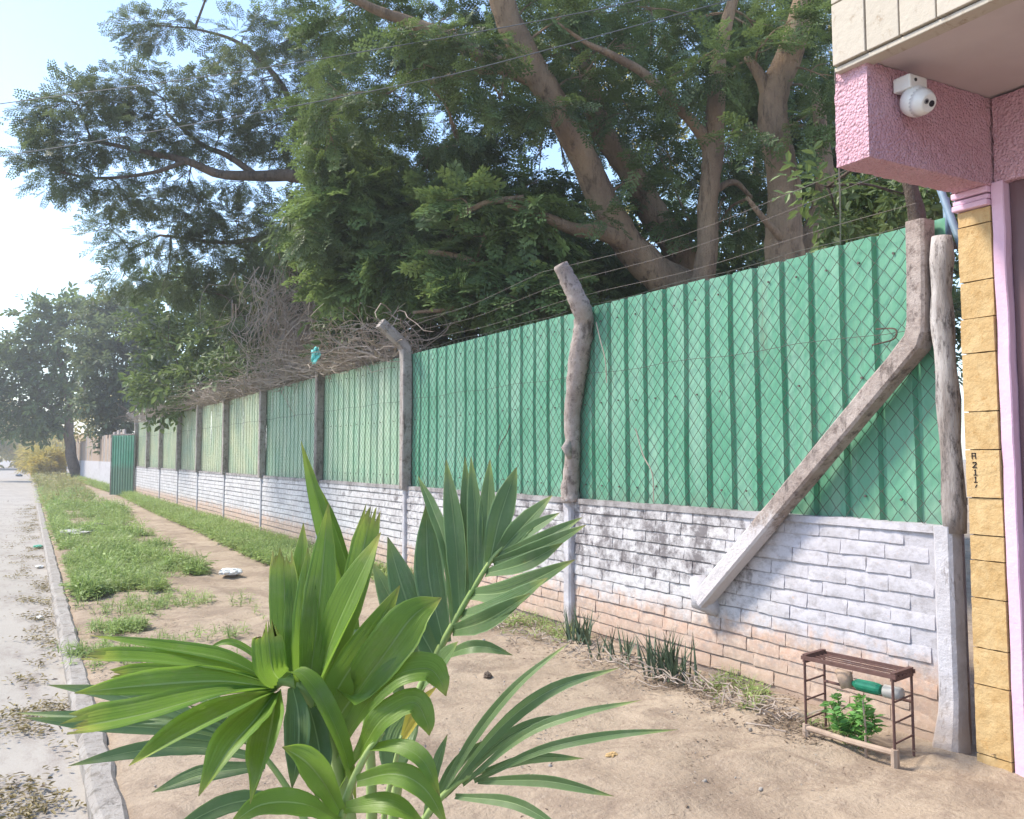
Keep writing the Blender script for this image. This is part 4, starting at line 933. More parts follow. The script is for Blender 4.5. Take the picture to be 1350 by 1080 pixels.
    B = [(60, 150, 16, 34, 26, 40), (100, 135, 16.2, 42, 30, 70), (95, 190, 15.9, 50, 34, 80), (55, 205, 15.8, 34, 22, 36), (160, 120, 16.4, 44, 34, 80), (160, 180, 16.2, 52, 36, 95), (85, 240, 15.8, 46, 18, 40), (140, 238, 15.9, 46, 20, 46), (215, 130, 16.8, 46, 40, 85),
         (230, 185, 16.8, 44, 30, 70), (280, 120, 17, 44, 40, 80), (290, 180, 17, 44, 30, 66), (340, 110, 17.4, 44, 46, 80), (350, 175, 17.4, 44, 36, 70), (400, 120, 17.6, 44, 46, 84), (405, 195, 17.4, 38, 26, 60), (190, 45, 17.9, 32, 16, 34), (225, 32, 18, 30, 16, 30), (175, 25, 18, 22, 12, 18),
         (320, 50, 17.8, 44, 34, 62), (385, 45, 17.8, 44, 36, 70), (440, 60, 17.8, 44, 40, 76), (440, 150, 17.6, 44, 44, 80), (160, 265, 16.6, 40, 20, 40), (205, 262, 16.8, 40, 22, 44), (130, 300, 16.9, 34, 10, 16), (170, 330, 17.2, 44, 20, 32), (220, 310, 17.4, 46, 24, 44), (265, 280, 17.2, 44, 26, 56), (310, 290, 17.4, 46, 30, 70),
         (280, 335, 17.6, 50, 30, 76), (340, 330, 17.8, 46, 40, 90), (390, 290, 17.6, 44, 40, 90), (220, 365, 17.8, 50, 26, 60), (160, 370, 17.6, 30, 16, 20), (270, 385, 18, 50, 30, 80), (400, 350, 18.4, 46, 36, 80), (340, 390, 18.6, 46, 30, 80), (330, 430, 17.0, 30, 20, 34), (320, 245, 17.2, 40, 12, 22), (250, 240, 16.9, 46, 12, 24)]
    B = [(x, y, c, a, b, int(n * 1.9)) for (x, y, c, a, b, n) in B] + grid(300, 460, -90, -20, 80, 50, 17, 19, 60, 30, 60, 19)
    tree('spreading_tree', 'wide spreading feathery tree with a long limb reaching left over the verge', 'tree', L, B, FEATHER, 'leaf_far', 'bark_grey', 0.29, 0.3, seed=8, twigs=7)
    # drooping bamboo-like blades
    L = [[(470, 520, 16.0, 9), (460, 400, 16.0, 8), (450, 300, 16.0, 6), (440, 235, 16.0, 3)], [(480, 520, 16.2, 8), (478, 420, 16.2, 6), (480, 330, 16.1, 4)]]
    B = [(415, 285, 15.8, 34, 36, 46), (450, 270, 15.8, 30, 34, 46), (430, 330, 15.8, 34, 34, 50), (465, 340, 15.6, 30, 34, 40), (400, 320, 15.9, 26, 30, 30), (480, 290, 15.7, 26, 30, 30)]
    tree('bamboo', 'drooping bamboo with long narrow leaves beside the dry vines', 'plant', L, B, BLADES, 'leaf_mid', 'twig', 0.62, 0.5, seed=9, twigs=3, roll=0.5)
    # hedge of leafy trees behind the vine-topped bays
    L = [[(300, 600, 26, 9), (300, 520, 26, 8), (310, 460, 26, 6), (320, 410, 26, 4)], [(370, 600, 24, 9), (375, 480, 24, 6), (380, 400, 24, 4)], [(240, 600, 29, 8), (245, 500, 29, 6), (250, 430, 29, 4)]]
    B = grid(215, 470, 400, 520, 44, 30, 24, 29, 40, 24, 66, 61) + grid(330, 520, 370, 490, 50, 36, 20, 23, 40, 28, 60, 62)
    tree('leafy_tree', 'mid-green leafy tree rising behind the vine-topped far bays', 'tree', L, B, TWIG, 'leaf_mid', 'bark_grey', 0.6, 0.2, seed=10, twigs=2)
    # dense dark round tree by the open gate leaf
    L = [[(147, 634, 50, 5), (148, 600, 50, 5), (150, 560, 50, 4.5), (155, 510, 50, 4), (165, 460, 50, 3)]]
    B = [(150, 560, 49, 22, 22, 130), (140, 525, 49, 34, 24, 170), (180, 520, 49, 30, 24, 150), (150, 480, 49, 40, 26, 210), (195, 480, 50, 30, 30, 170), (160, 440, 50, 40, 26, 200), (200, 440, 51, 26, 24, 130), (140, 410, 51, 30, 20, 120), (175, 405, 51, 30, 20, 120), (115, 450, 50, 20, 22, 70)]
    tree('round_tree', 'dense dark round-crowned tree just beyond the open green gate leaf', 'tree', L, B, TWIG_BIG, 'leaf_far', 'bark_grey', 0.75, 0.15, seed=11, twigs=2)
    # street tree with a leaning trunk
    L = [[(101, 634, 60, 16), (96, 605, 60, 14), (92, 580, 60, 13), (92, 550, 60, 11), (88, 520, 60, 9), (80, 480, 60, 7), (75, 440, 60, 4)], [(92, 555, 60, 9), (60, 535, 60, 6), (25, 530, 60, 4)], [(92, 545, 60, 8), (112, 510, 60, 6), (120, 470, 60, 3)]]
    B = [(60, 420, 60, 34, 20, 110), (95, 412, 60, 26, 16, 80), (40, 455, 60, 34, 22, 120), (85, 455, 60, 36, 24, 130), (20, 490, 60, 32, 24, 120), (65, 495, 60, 40, 24, 120), (15, 530, 60, 30, 20, 100), (55, 535, 60, 36, 20, 110), (45, 560, 60, 40, 12, 80), (90, 520, 60, 30, 18, 60), (-20, 510, 60, 40, 40, 120)]
    tree('street_tree', 'street tree with a thick leaning dark trunk at the far end of the verge', 'tree', L, B, TWIG_BIG, 'leaf_mid', 'bark_grey', 0.9, 0.2, seed=12, twigs=4)
    L = [[(118, 615, 66, 4), (117, 585, 66, 3), (115, 550, 66, 2)]]
    B = [(112, 560, 66, 20, 16, 60), (125, 540, 66, 16, 18, 50), (105, 540, 66, 18, 14, 40)]
    tree('sunlit_tree', 'small straw-coloured sunlit tree behind the leaning street tree', 'tree', L, B, TWIG, 'leaf_yellow', 'bark_grey', 0.9, 0.1, seed=13, twigs=2)  # its sunlight is put into the yellow leaf colour
    # far sunlit trees at the end of the street
    for i, (x, c, h, wd, lab) in enumerate(((-20, 120, 70, 40, 'hazy golden tree at the far end of the road, at the picture edge'), (28, 135, 50, 26, 'hazy golden tree at the road end below the street tree crown'), (62, 110, 26, 24, 'low sunlit yellow-green tree beyond the verge, left of the leaning trunk'), (-60, 110, 90, 40, 'tall hazy tree across the road at its far end'))):
        L = [[(x, 614, c, 3), (x + 1, 600, c, 2.5), (x, 614 - h * .6, c, 1.5)]]
        B = [(x + random.uniform(-.5, .5) * wd, 608 - h * random.uniform(.3, .8), c + random.uniform(-3, 3), wd * .55, h * .22, 80) for k in range(6)]
        tree('far_tree', lab, 'tree', L, B, TWIG, 'leaf_yellow' if i < 3 else 'leaf_mid', 'bark_grey', 2.0, 0.1, 'far trees at the end of the road', 20 + i, 2)
    # scrub on the far verge
    for i, (x, y, c, lab) in enumerate(((52, 617, 66, 'straw-coloured roadside bush at the far end of the verge'), (72, 614, 75, 'yellow-green roadside bush behind the leaning trunk'), (45, 612, 85, 'pale far bush where the kerb meets the horizon'))):
        L = [[(x, y + 8, c, 2), (x, y - 4, c, 1)]]
        B = [(x + random.uniform(-14, 14), y - random.uniform(0, 14), c + random.uniform(-2, 2), 10, 7, 60) for k in range(5)]
        tree('roadside_bush', lab, 'bush', L, B, TWIG_NARROW, 'leaf_yellow' if i != 1 else 'weed_dry', 'twig', 0.8, 0.0, 'roadside bushes', 30 + i, 2)
make_trees()

# ------------------------------------------------------------------ dry vines along the fence top
def make_vines():
    rs = np.random.default_rng(5)
    def strands(mb, n, fn, r, zmin=-9):
        for k in range(n):
            p, d, L = fn(); pts = [p]; q = p.copy(); d = nrm(d); zm = zmin + abs(rs.normal(0, .16)) - .10 * (rs.random() < .15)
            for i in range(7):
                d = nrm(d + rs.normal(0, 0.38, 3) + np.array((0, 0, -0.10))); q = q + d * L / 7; q[2] = max(q[2], zm + rs.uniform(0, .03)); pts.append(q.copy())
            rr = r * rs.uniform(.5, 1.4); mb.tube(np.array(pts), np.linspace(rr, rr * .4, 8), 3, caps=False)
    mb = MB()
    def top():
        y = 11.0 + 25.5 * rs.random() ** 1.25; h = 0.46 if 11 < y < 20 else 0.28
        z = F_TOP + abs(rs.normal(0, h * 0.6)) - 0.06; p = np.array((rs.normal(0.06, 0.16), y, z)); a = rs.uniform(0, 6.28)
        return p, np.array((math.cos(a) * 0.7, math.sin(a), rs.uniform(-.5, .5))), rs.uniform(0.4, 1.3)
    strands(mb, 2300, top, 0.0075, F_TOP - 0.06)
    tag(mb.build('dry_vine', M['twig']), 'tangle of dry brown vines lying along the top of the far fence bays', 'vine', kind='stuff')
    mb = MB()
    def hang():
        x = 405 + rs.normal(0, 38); y = rs.uniform(350, 450); p = at(x, y, rs.uniform(15.6, 17)); a = rs.uniform(0, 6.28)
        return p, np.array((math.cos(a) * .5, math.sin(a) * .5, -0.7)), rs.uniform(0.6, 1.8)
    strands(mb, 760, hang, 0.008)
    def spread():
        p = at(425 + rs.normal(0, 14), 395 + rs.normal(0, 18), rs.uniform(15.4, 16.4)); a = rs.uniform(0, 6.28)
        return p, rgt * math.cos(a) + upv * (math.sin(a) * .7 + .1) + fwd * rs.uniform(-.4, .4), rs.uniform(0.6, 1.5)
    strands(mb, 130, spread, 0.010)
    mb.tube(spline([at(428, 500, 15.8), at(425, 440, 15.8), at(428, 370, 15.9), at(432, 330, 16)], 4), 0.045, 6, .1)
    tag(mb.build('dead_creeper', M['twig']), 'grey mass of dead hanging creeper stems above the fence beside the bamboo', 'vine', kind='stuff')
    # single dry stems on the sheeting
    for (pts, lab) in (([(786, 425), (792, 450), (798, 475), (800, 505)], 'pale dry stem hanging on the netting beside the gnarled post'), ([(838, 565), (848, 600), (860, 625), (862, 662)], 'long thin dry stem on the netting right of the gnarled post'),
                       ([(1155, 434), (1180, 434), (1178, 447), (1150, 455)], 'hooked dry twig caught in the netting above the diagonal brace'), ([(672, 560), (668, 572), (660, 585), (656, 600)], 'short dark twig caught in the netting left of the gnarled post')):
        m_ = MB(); m_.tube(spline([onX(x, y, -0.005) for x, y in pts], 5), 0.005, 5, .1); tag(m_.build('dry_stem', M['twig'] if 'pale' in lab or 'thin' in lab else M['bark_grey']), lab, 'twig', 'dry stems on the netting')
    # crumpled cyan bag
    c = onX(417, 466, -0.62); bm = bmesh.new(); bmesh.ops.create_icosphere(bm, subdivisions=4, radius=0.09)
    for v in bm.verts:
        n = mnoise.fractal(v.co * 16, 0.7, 2, 4); v.co = v.co * (1 + 0.75 * n); v.co.x *= 0.5; v.co.z *= 0.75
        if v.co.z < -0.03: v.co.x -= 0.5 * (-0.03 - v.co.z); v.co.y += 0.9 * (-0.03 - v.co.z); v.co.z *= 1.6
    for v in bm.verts: v.co += V(c)
    me = bpy.data.meshes.new('plastic_bag'); bm.to_mesh(me); bm.free(); tag(link('plastic_bag', me, M['cyan_bag']), 'crumpled cyan plastic bag caught in the dry vines on the fence', 'bag')
make_vines()

# ------------------------------------------------------------------ beyond the gate leaf
def make_far():
    w_ = empty('plaster_wall', (0.05, 55, 0), 'plain white wall beyond the open green gate leaf, with a board fence above', 'wall')
    mb = MB(); mb.box((0.02, 40.6, -0.2), (0.2, 82, 1.25)); mb.build('wall', M['whitewash'], w_)
    rs = random.Random(4); y = 40.7
    while y < 80:
        wd = rs.uniform(0.5, 1.0); mb = MB(); mb.box((0.05, y, 1.25), (0.12, y + wd - 0.08, rs.uniform(2.35, 2.75))); mb.build('board', M['old_wood'] if rs.random() < .5 else M['concrete'], w_); y += wd
    g = empty('gate_leaf', (-0.35, 37.1, 0), 'green ribbed metal gate leaf standing open across the verge', 'gate')
    a = np.array(onX(178, 650, -0.04)); y0 = 37.0; mb = MB(); prof = []
    xs0, xs1 = -0.08, -0.80; n = 9
    for i in range(n):
        t = i / n; s_ = xs0 + (xs1 - xs0) * t; w2 = (xs1 - xs0) / n
        prof += [(s_, y0 + t * .9), (s_ + w2 * .55, y0 + (t + .55 / n) * .9), (s_ + w2 * .65, y0 + (t + .65 / n) * .9 - 0.04), (s_ + w2 * .9, y0 + (t + .9 / n) * .9 - 0.04)]
    m = len(prof); vs = [(x, y, z) for z in (0.05, 0.9, 1.9, 2.3) for x, y in prof]; fs = [(j * m + i, j * m + i + 1, (j + 1) * m + i + 1, (j + 1) * m + i) for j in range(3) for i in range(m - 1)]
    o = mb.add(vs, fs).build('sheet', M['sheet'], g); md = o.modifiers.new('thickness', 'SOLIDIFY'); md.thickness = 0.004
    mb = MB(); mb.tube([(-0.08, 37.03, 0), (-0.08, 37.03, 2.35)], 0.03, 8); mb.tube([(-0.8, 37.93, 0.05), (-0.8, 37.93, 2.35)], 0.03, 8); mb.tube([(-0.08, 37.03, 2.33), (-0.8, 37.93, 2.33)], 0.025, 8); mb.build('frame', M['concrete_dark'], g)
    # a pale house far down the road
    h = empty('far_house', (-1, 150, 0), 'tiny pale house at the far end of the road', 'house')
    mb = MB(); mb.box((-1, 150, -0.2), (9, 158, 3.2)); mb.build('wall', M['bag'], h)
    mb = MB(); mb.add([(-1.5, 149.5, 3.2), (9.5, 149.5, 3.2), (9.5, 158.5, 3.2), (-1.5, 158.5, 3.2), (-1.5, 154, 4.9), (9.5, 154, 4.9)], [(0, 1, 5, 4), (2, 3, 4, 5), (0, 4, 3), (1, 2, 5)]); mb.build('roof', M['stone'], h)
    for x in (0.5, 4.0, 6.5): mb = MB(); mb.box((x, 149.9, 0.9), (x + 1.1, 150.05, 2.2)); mb.build('window', M['lens'], h)
make_far()

# ------------------------------------------------------------------ overhead and hanging cables, pipes
def make_cables():
    def wire(pts, r, lab, mat='cable', name='overhead_wire'):
        mb = MB(); mb.tube(spline(pts, 10), r, 6); tag(mb.build(name, M[mat]), lab, 'cable', 'cables' if name == 'overhead_wire' else None)
    wire([at(-420, 196, 12), at(0, 137, 10.8), at(300, 97, 10.2), at(561, 54, 9.9), at(770, 16, 9.7), at(1000, -35, 9.5)], 0.0055, 'upper of the two grey overhead wires crossing in front of the trees')
    wire([at(-420, 262, 12), at(0, 206, 10.8), at(300, 156, 10.2), at(540, 110, 9.9), at(660, 82, 9.7), at(1000, -10, 9.5)], 0.0055, 'lower of the two grey overhead wires crossing in front of the trees')
    p = onX(1101, 95, XE - 0.04); q = onX(1107, 250, -0.55); r_ = onX(1108, 322, -0.02); wire([p, q, r_], 0.004, 'thin cable hanging from the canopy corner down to the fence', 'wire_light', 'hanging_cable')
    a = onX(1240, 250, 0.20); b = onX(1262, 310, 0.14); mb = MB(); mb.tube([a + (a - b) * 0.6, a, b, b + (b - a) * 0.3], 0.021, 10); tag(mb.build('pipe', M['blue_pipe'], None, True), 'slanting blue-grey pipe between the log and the stone pillar', 'pipe')
    a = onX(1247, 262, 0.24); b = onX(1250, 315, 0.2); mb = MB(); mb.tube([a, b], 0.020, 10); tag(mb.build('pipe', M['blue_pipe'], None, True), 'upright blue-grey pipe end behind the top of the log', 'pipe')
make_cables()

# ------------------------------------------------------------------ young coconut palm
def blade(name, pts, wpx, mat, parent, seed, fold=0.35, shape='lance', face=None, base=0.35):
    """one palm leaflet: folded along its midrib, swept along (x, y, depth) points"""
    rs = np.random.default_rng(seed); P = spline([at(*p) for p in pts], 7 if len(pts) < 4 else 5); n = len(P)
    c = pts[len(pts) // 2][2]; W = wpx * c / F / 2; T = nrm(np.gradient(P, axis=0)); vs, uv = [], []
    nh = nrm((face if face is not None else -fwd * 0.8 + np.array((0, 0, .5))) + rs.normal(0, 0.22, 3)); tw = rs.uniform(-.5, .5)
    cols = [-1, -.83, -.66, -.5, -.33, -.17, -0.03, 0.03, .17, .33, .5, .66, .83, 1]; pl = 0.09 if wpx > 20 else 0.05
    for i in range(n):
        t = i / (n - 1); nn = nrm(nh + T[i] * -np.dot(nh, T[i])); s_ = np.cross(T[i], nn); a = tw * (t - 0.4); s2 = s_ * math.cos(a) + nn * math.sin(a); n2 = np.cross(s2, T[i])
        if shape == 'lance': k = (base + (1 - base) * min(1, t / .38)) * (1 if t < .55 else max(0.03, 1 - ((t - .55) / .45) ** 1.7))
        else: k = (base + (1 - base) * min(1, t / .55)) * (1 if t < .9 else 1 - 0.35 * (t - .9) / .1)      # blunt, torn tip
        for j, u in enumerate(cols):
            ragged = (0.02 * rs.normal() if abs(u) == 1 else 0)
            zz = fold * (abs(u) - 0.5) * W * k + pl * W * k * (1 if j % 2 else -1) * (0.4 + 0.6 * min(1, t / .3))
            p = P[i] + s2 * (u + ragged) * W * k + n2 * zz
            if shape != 'lance' and i == n - 1: p = p + T[i] * W * rs.uniform(-.5, .9)
            vs.append(p); uv.append((t, (u + 1) / 2))
    m = len(cols); fs = [(i * m + j, i * m + j + 1, (i + 1) * m + j + 1, (i + 1) * m + j) for i in range(n - 1) for j in range(m - 1)]
    me = MB().add(vs, fs).mesh(name, True); ul = me.uv_layers.new(name='UVMap')
    for lp in me.loops: ul.data[lp.index].uv = uv[lp.vertex_index]
    return link(name, me, M[mat], parent)
def make_palm():
    base = np.array((-3.62, 2.05, -0.03)); root = empty('coconut_palm', base, 'young coconut palm with broad folded fronds, on the verge beside the kerb', 'palm')
    mb = MB(); mb.tube(spline([base + np.array((0, 0, -.05)), base + np.array((0, 0, .12)), base + np.array((0.01, 0, .34)), base + np.array((.01, .01, .55))], 5), np.interp(np.linspace(0, 1, 16), [0, .3, 1], [.085, .075, .05]), 12, .12); mb.build('trunk', M['husk'], root, True)
    def frond(pts, w0, w1, mat='rachis'):
        P = np.vstack([[base + np.array((0, 0, .25))], [base * .6 + at(*pts[0]) * .4 + np.array((0, 0, .12))], [at(*p) for p in pts]]); sp = spline(P, 6); mb = MB()
        mb.sweep(sp, [(1, .2), (.5, .8), (-.5, .8), (-1, .2), (-.5, -.7), (.5, -.7)], np.linspace(w0, w1, len(sp)), True, tuple(rgt)); return mb.build('frond', M[mat], root, True)
    sd = [100]
    def lf(fr, pts, w_, mat='palm', **kw): sd[0] += 1; return blade('leaflet', pts, w_, mat, fr, sd[0], **kw)
    c = 1.78
    f1 = frond([(462, 1110, c), (452, 1040, c), (440, 985, c), (418, 935, c), (395, 905, c), (372, 897, c), (356, 908, c)], 0.019, 0.011)
    up = [([(380, 902, c), (376, 830, 1.80), (373, 735, 1.84)], 30, 'torn'), ([(388, 902, c), (390, 830, 1.79), (396, 760, 1.84), (400, 690, 1.88)], 27, 'lance'), ([(398, 906, c), (402, 830, 1.76), (406, 722, 1.8)], 26, 'lance'),
          ([(406, 912, c), (415, 840, 1.76), (424, 760, 1.78), (433, 664, 1.82)], 33, 'lance'), ([(414, 922, c), (432, 850, 1.74), (462, 780, 1.74), (502, 702, 1.78)], 44, 'lance'), ([(420, 930, 1.8), (445, 850, 1.82), (468, 770, 1.86), (489, 678, 1.9)], 27, 'torn'),
          ([(428, 945, c), (450, 900, 1.76), (486, 845, 1.76), (527, 772, 1.8)], 36, 'lance'), ([(436, 965, c), (470, 910, 1.72), (515, 850, 1.7), (548, 808, 1.72), (582, 788, 1.76)], 46, 'lance'), ([(444, 990, c), (480, 930, 1.7), (520, 890, 1.68), (562, 880, 1.68), (580, 895, 1.68), (588, 918, 1.68)], 34, 'lance'),
          ([(450, 1030, c), (480, 980, 1.68), (505, 945, 1.66), (545, 925, 1.66), (562, 950, 1.66), (566, 970, 1.66)], 30, 'lance'), ([(372, 900, c), (358, 880, 1.74), (352, 832, 1.74)], 34, 'torn')]
    for p, w_, s_ in up: lf(f1, p, w_ * 1.3, shape=s_, base=0.6)
    fn = np.array((-0.2, -0.35, 0.9))
    for p, w_, s_ in (([(366, 902, c), (300, 868, 1.75), (210, 852, 1.72), (118, 838, 1.70)], 22, 'lance'), ([(366, 903, c), (290, 880, 1.72), (200, 868, 1.68), (124, 866, 1.64)], 28, 'torn'), ([(364, 905, c), (280, 895, 1.78), (200, 890, 1.76), (152, 893, 1.74)], 26, 'torn'),
                      ([(364, 906, c), (290, 896, 1.70), (190, 902, 1.62), (98, 914, 1.56)], 30, 'lance'), ([(362, 908, c), (290, 912, 1.66), (190, 938, 1.56), (100, 956, 1.5)], 38, 'torn'), ([(362, 910, c), (310, 930, 1.66), (240, 965, 1.56), (170, 1010, 1.48)], 46, 'lance'),
                      ([(362, 912, c), (335, 945, 1.66), (300, 985, 1.56), (262, 1050, 1.5)], 46, 'lance'), ([(364, 912, c), (356, 950, 1.68), (345, 1000, 1.6), (330, 1060, 1.56)], 40, 'lance')): lf(f1, p, w_ * 1.25, shape=s_, face=fn, base=0.32, fold=0.5)
    lf(f1, [(385, 905, c), (392, 940, 1.72), (392, 985, 1.68), (385, 1040, 1.64)], 36, 'palm_blue'); lf(f1, [(405, 925, c), (415, 960, 1.74), (422, 1005, 1.7), (418, 1060, 1.68)], 34, 'palm_blue')
    lf(f1, [(372, 898, c), (335, 862, 1.8), (300, 846, 1.8), (264, 862, 1.8)], 9)
    lf(f1, [(375, 893, 1.76), (395, 885, 1.72), (425, 920, 1.70), (455, 990, 1.70), (470, 1060, 1.72)], 30, face=np.array((.2, -.6, .7)))
    # tall unopened spear
    f2 = frond([(490, 1110, 2.0), (488, 1000, 2.0), (478, 900, 2.0), (468, 830, 2.0)], 0.016, 0.008)
    lf(f2, [(470, 850, 2.0), (452, 770, 2.0), (424, 680, 2.0), (397, 582, 2.02)], 27, fold=0.7); lf(f2, [(474, 860, 2.01), (460, 780, 2.02), (440, 700, 2.03), (420, 640, 2.04)], 22, fold=0.5)
    # big bluish frond leaning right
    d = 2.3
    f3 = frond([(515, 1110, d), (528, 1010, d), (548, 925, d), (575, 865, d), (602, 815, d), (628, 770, d), (652, 733, d), (680, 705, d)], 0.017, 0.004)
    for p, w_ in (([(574, 868, d), (540, 800, 2.34), (511, 708, 2.4)], 36), ([(566, 882, d), (530, 820, 2.36), (490, 740, 2.42)], 32), ([(585, 848, d), (566, 760, 2.36), (562, 664, 2.44)], 34), ([(598, 822, d), (590, 730, 2.34), (570, 670, 2.4), (551, 628, 2.44)], 15),
                  ([(606, 808, d), (600, 710, 2.34), (588, 606, 2.42)], 24), ([(616, 790, d), (616, 700, 2.36), (613, 602, 2.42)], 18), ([(624, 778, d), (626, 690, 2.34), (621, 602, 2.4)], 18), ([(636, 756, d), (642, 680, 2.34), (646, 606, 2.38)], 21), ([(646, 742, d), (660, 680, 2.32), (681, 616, 2.36)], 28),
                  ([(655, 732, d), (688, 694, 2.28), (728, 653, 2.28)], 24), ([(668, 722, d), (700, 698, 2.26), (738, 676, 2.24)], 16), ([(660, 732, d), (712, 712, 2.22), (768, 682, 2.18)], 16), ([(650, 742, d), (712, 722, 2.2), (773, 692, 2.14)], 18), ([(640, 756, d), (692, 742, 2.2), (742, 716, 2.16)], 20),
                  ([(622, 784, d), (672, 778, 2.2), (758, 738, 2.1)], 26), ([(608, 812, d), (660, 800, 2.18), (722, 762, 2.1)], 28), ([(596, 832, d), (640, 818, 2.18), (700, 782, 2.12)], 24), ([(556, 905, d), (580, 875, 2.2), (604, 846, 2.16)], 26),
                  ([(582, 868, d), (612, 855, 2.2), (640, 853, 2.18), (676, 864, 2.16)], 15), ([(540, 945, d), (520, 880, 2.2), (545, 800, 2.24)], 22), ([(545, 935, d), (525, 975, 2.2), (515, 1040, 2.16)], 40), ([(560, 890, d), (545, 850, 2.24), (556, 800, 2.3)], 14)): lf(f3, p, w_ * 1.15, 'palm_blue', base=0.5)
    # low grassy frond at the right
    e = 1.9
    f4 = frond([(530, 1150, e), (560, 1080, e), (600, 1035, e), (640, 1015, e)], 0.013, 0.005)
    for p, w_ in (([(570, 1070, e), (620, 980, e), (680, 905, e), (752, 846, e)], 17), ([(590, 1045, e), (660, 960, 1.88), (730, 908, 1.86), (818, 880, 1.84)], 21), ([(610, 1035, e), (690, 970, 1.86), (760, 942, 1.84), (846, 923, 1.82)], 16), ([(585, 1050, e), (650, 985, 1.9), (700, 955, 1.9), (752, 942, 1.9)], 17),
                  ([(625, 1030, e), (710, 990, 1.84), (800, 970, 1.8), (894, 962, 1.76)], 15), ([(560, 1080, e), (575, 1010, 1.92), (590, 968, 1.94)], 15), ([(565, 1075, e), (600, 1010, 1.92), (640, 975, 1.94)], 18), ([(635, 1018, e), (700, 1000, 1.88), (770, 1000, 1.86)], 15), ([(630, 1030, e), (720, 1030, 1.8), (810, 1050, 1.74)], 18), ([(600, 1050, e), (680, 1060, 1.8), (750, 1100, 1.74)], 18)): lf(f4, p, w_ * 0.85, 'palm_blue', base=0.5)
    # low fronds at the left, behind
    g = 2.0
    f5 = frond([(430, 1150, g), (390, 1060, g), (350, 1000, g), (310, 965, g)], 0.013, 0.005)
    for p, w_ in (([(330, 980, g), (240, 940, g), (150, 915, g), (62, 903, g)], 20), ([(325, 975, g), (240, 950, g), (140, 945, 2.02), (20, 940, 2.04)], 18), ([(320, 980, g), (230, 962, g), (120, 955, g), (30, 946, g)], 18), ([(330, 965, g), (290, 930, 2.04), (230, 905, 2.06), (170, 900, 2.08)], 22), ([(345, 1000, g), (260, 985, g), (180, 990, g), (90, 1010, g)], 22), ([(350, 1010, g), (270, 1020, g), (200, 1045, 1.98)], 24), ([(320, 970, g), (290, 950, 2.04), (250, 930, 2.06)], 16), ([(380, 1050, g), (300, 1060, 1.96), (220, 1100, 1.92)], 26)): lf(f5, p, w_, 'palm_blue')
    f7 = frond([(440, 1150, 1.7), (455, 1060, 1.68), (480, 1000, 1.66), (505, 965, 1.66)], 0.012, 0.005)
    for p, w_ in (([(450, 1075, 1.68), (425, 1030, 1.64), (400, 1000, 1.62), (372, 985, 1.6)], 34), ([(490, 985, 1.66), (530, 985, 1.62), (560, 1005, 1.6), (580, 1050, 1.6)], 24), ([(470, 1030, 1.66), (520, 1020, 1.62), (560, 1040, 1.6), (590, 1090, 1.6)], 28), ([(455, 1065, 1.66), (510, 1060, 1.62), (560, 1085, 1.6)], 30), ([(448, 1085, 1.68), (400, 1060, 1.62), (345, 1060, 1.58), (300, 1090, 1.56)], 30)): lf(f7, p, w_ * 1.1, base=0.5)
    f6 = frond([(505, 1090, 1.95), (520, 1010, 1.95), (530, 970, 1.95)], 0.009, 0.004); lf(f6, [(528, 980, 1.95), (546, 935, 1.95), (577, 904, 1.95)], 13, 'palm_dry'); lf(f6, [(526, 985, 1.95), (545, 955, 1.93), (560, 935, 1.92)], 10, 'palm_dry')
make_palm()

# ------------------------------------------------------------------ grass, litter
def gz(x, y): return np.full(len(x), -0.015)
def tmpl_weed(n=11, seed=8):
    rs = np.random.default_rng(seed); vs, qs = [], []; lv, lq = tmpl_leaf(0.5)
    for i in range(n):
        a = 6.28 * i / n + rs.uniform(-.3, .3); h = rs.uniform(.15, 1.0); rad = rs.uniform(.1, .7); p0 = np.array((math.cos(a) * rad, math.sin(a) * rad, h)); d = nrm(np.array((math.cos(a), math.sin(a), rs.uniform(-.2, .5)))); n_ = nrm(np.array((0, 0, 1)) - d * d[2]); s_ = np.cross(n_, d); b = len(vs)
        for p in lv: vs.append(p0 + rs.uniform(.4, .6) * (d * p[0] + s_ * p[1] + n_ * p[2]))
        qs += [tuple(b + k for k in f) for f in lq]
    for i in range(4):
        a = rs.uniform(0, 6.28); b = len(vs); d = np.array((math.cos(a), math.sin(a), 0)); s_ = np.array((-d[1], d[0], 0)) * .04
        vs += [-s_, s_, d * .35 + np.array((0, 0, 1.0)) + s_ * .6, d * .35 + np.array((0, 0, 1.0)) - s_ * .6, d * .9 + np.array((0, 0, 1.4)) + s_ * .1, d * .9 + np.array((0, 0, 1.4)) - s_ * .1]; qs += [(b, b + 1, b + 2, b + 3), (b + 3, b + 2, b + 4, b + 5)]
    return np.array(vs), np.array(qs)
WEED = tmpl_weed()
def tufts(name, x, y, size, mat, seed, lab=None):
    rs = np.random.default_rng(seed); n = len(x); a = rs.uniform(0, 6.28, n); pos = np.stack([x, y, gz(x, y)], 1)
    o = sprays(name, WEED, pos, np.stack([np.cos(a), np.sin(a), np.zeros(n)], 1), size, M[mat], None, 0.35, rng=rs); return tag(o, lab, 'grass' if lab else None, kind='stuff')
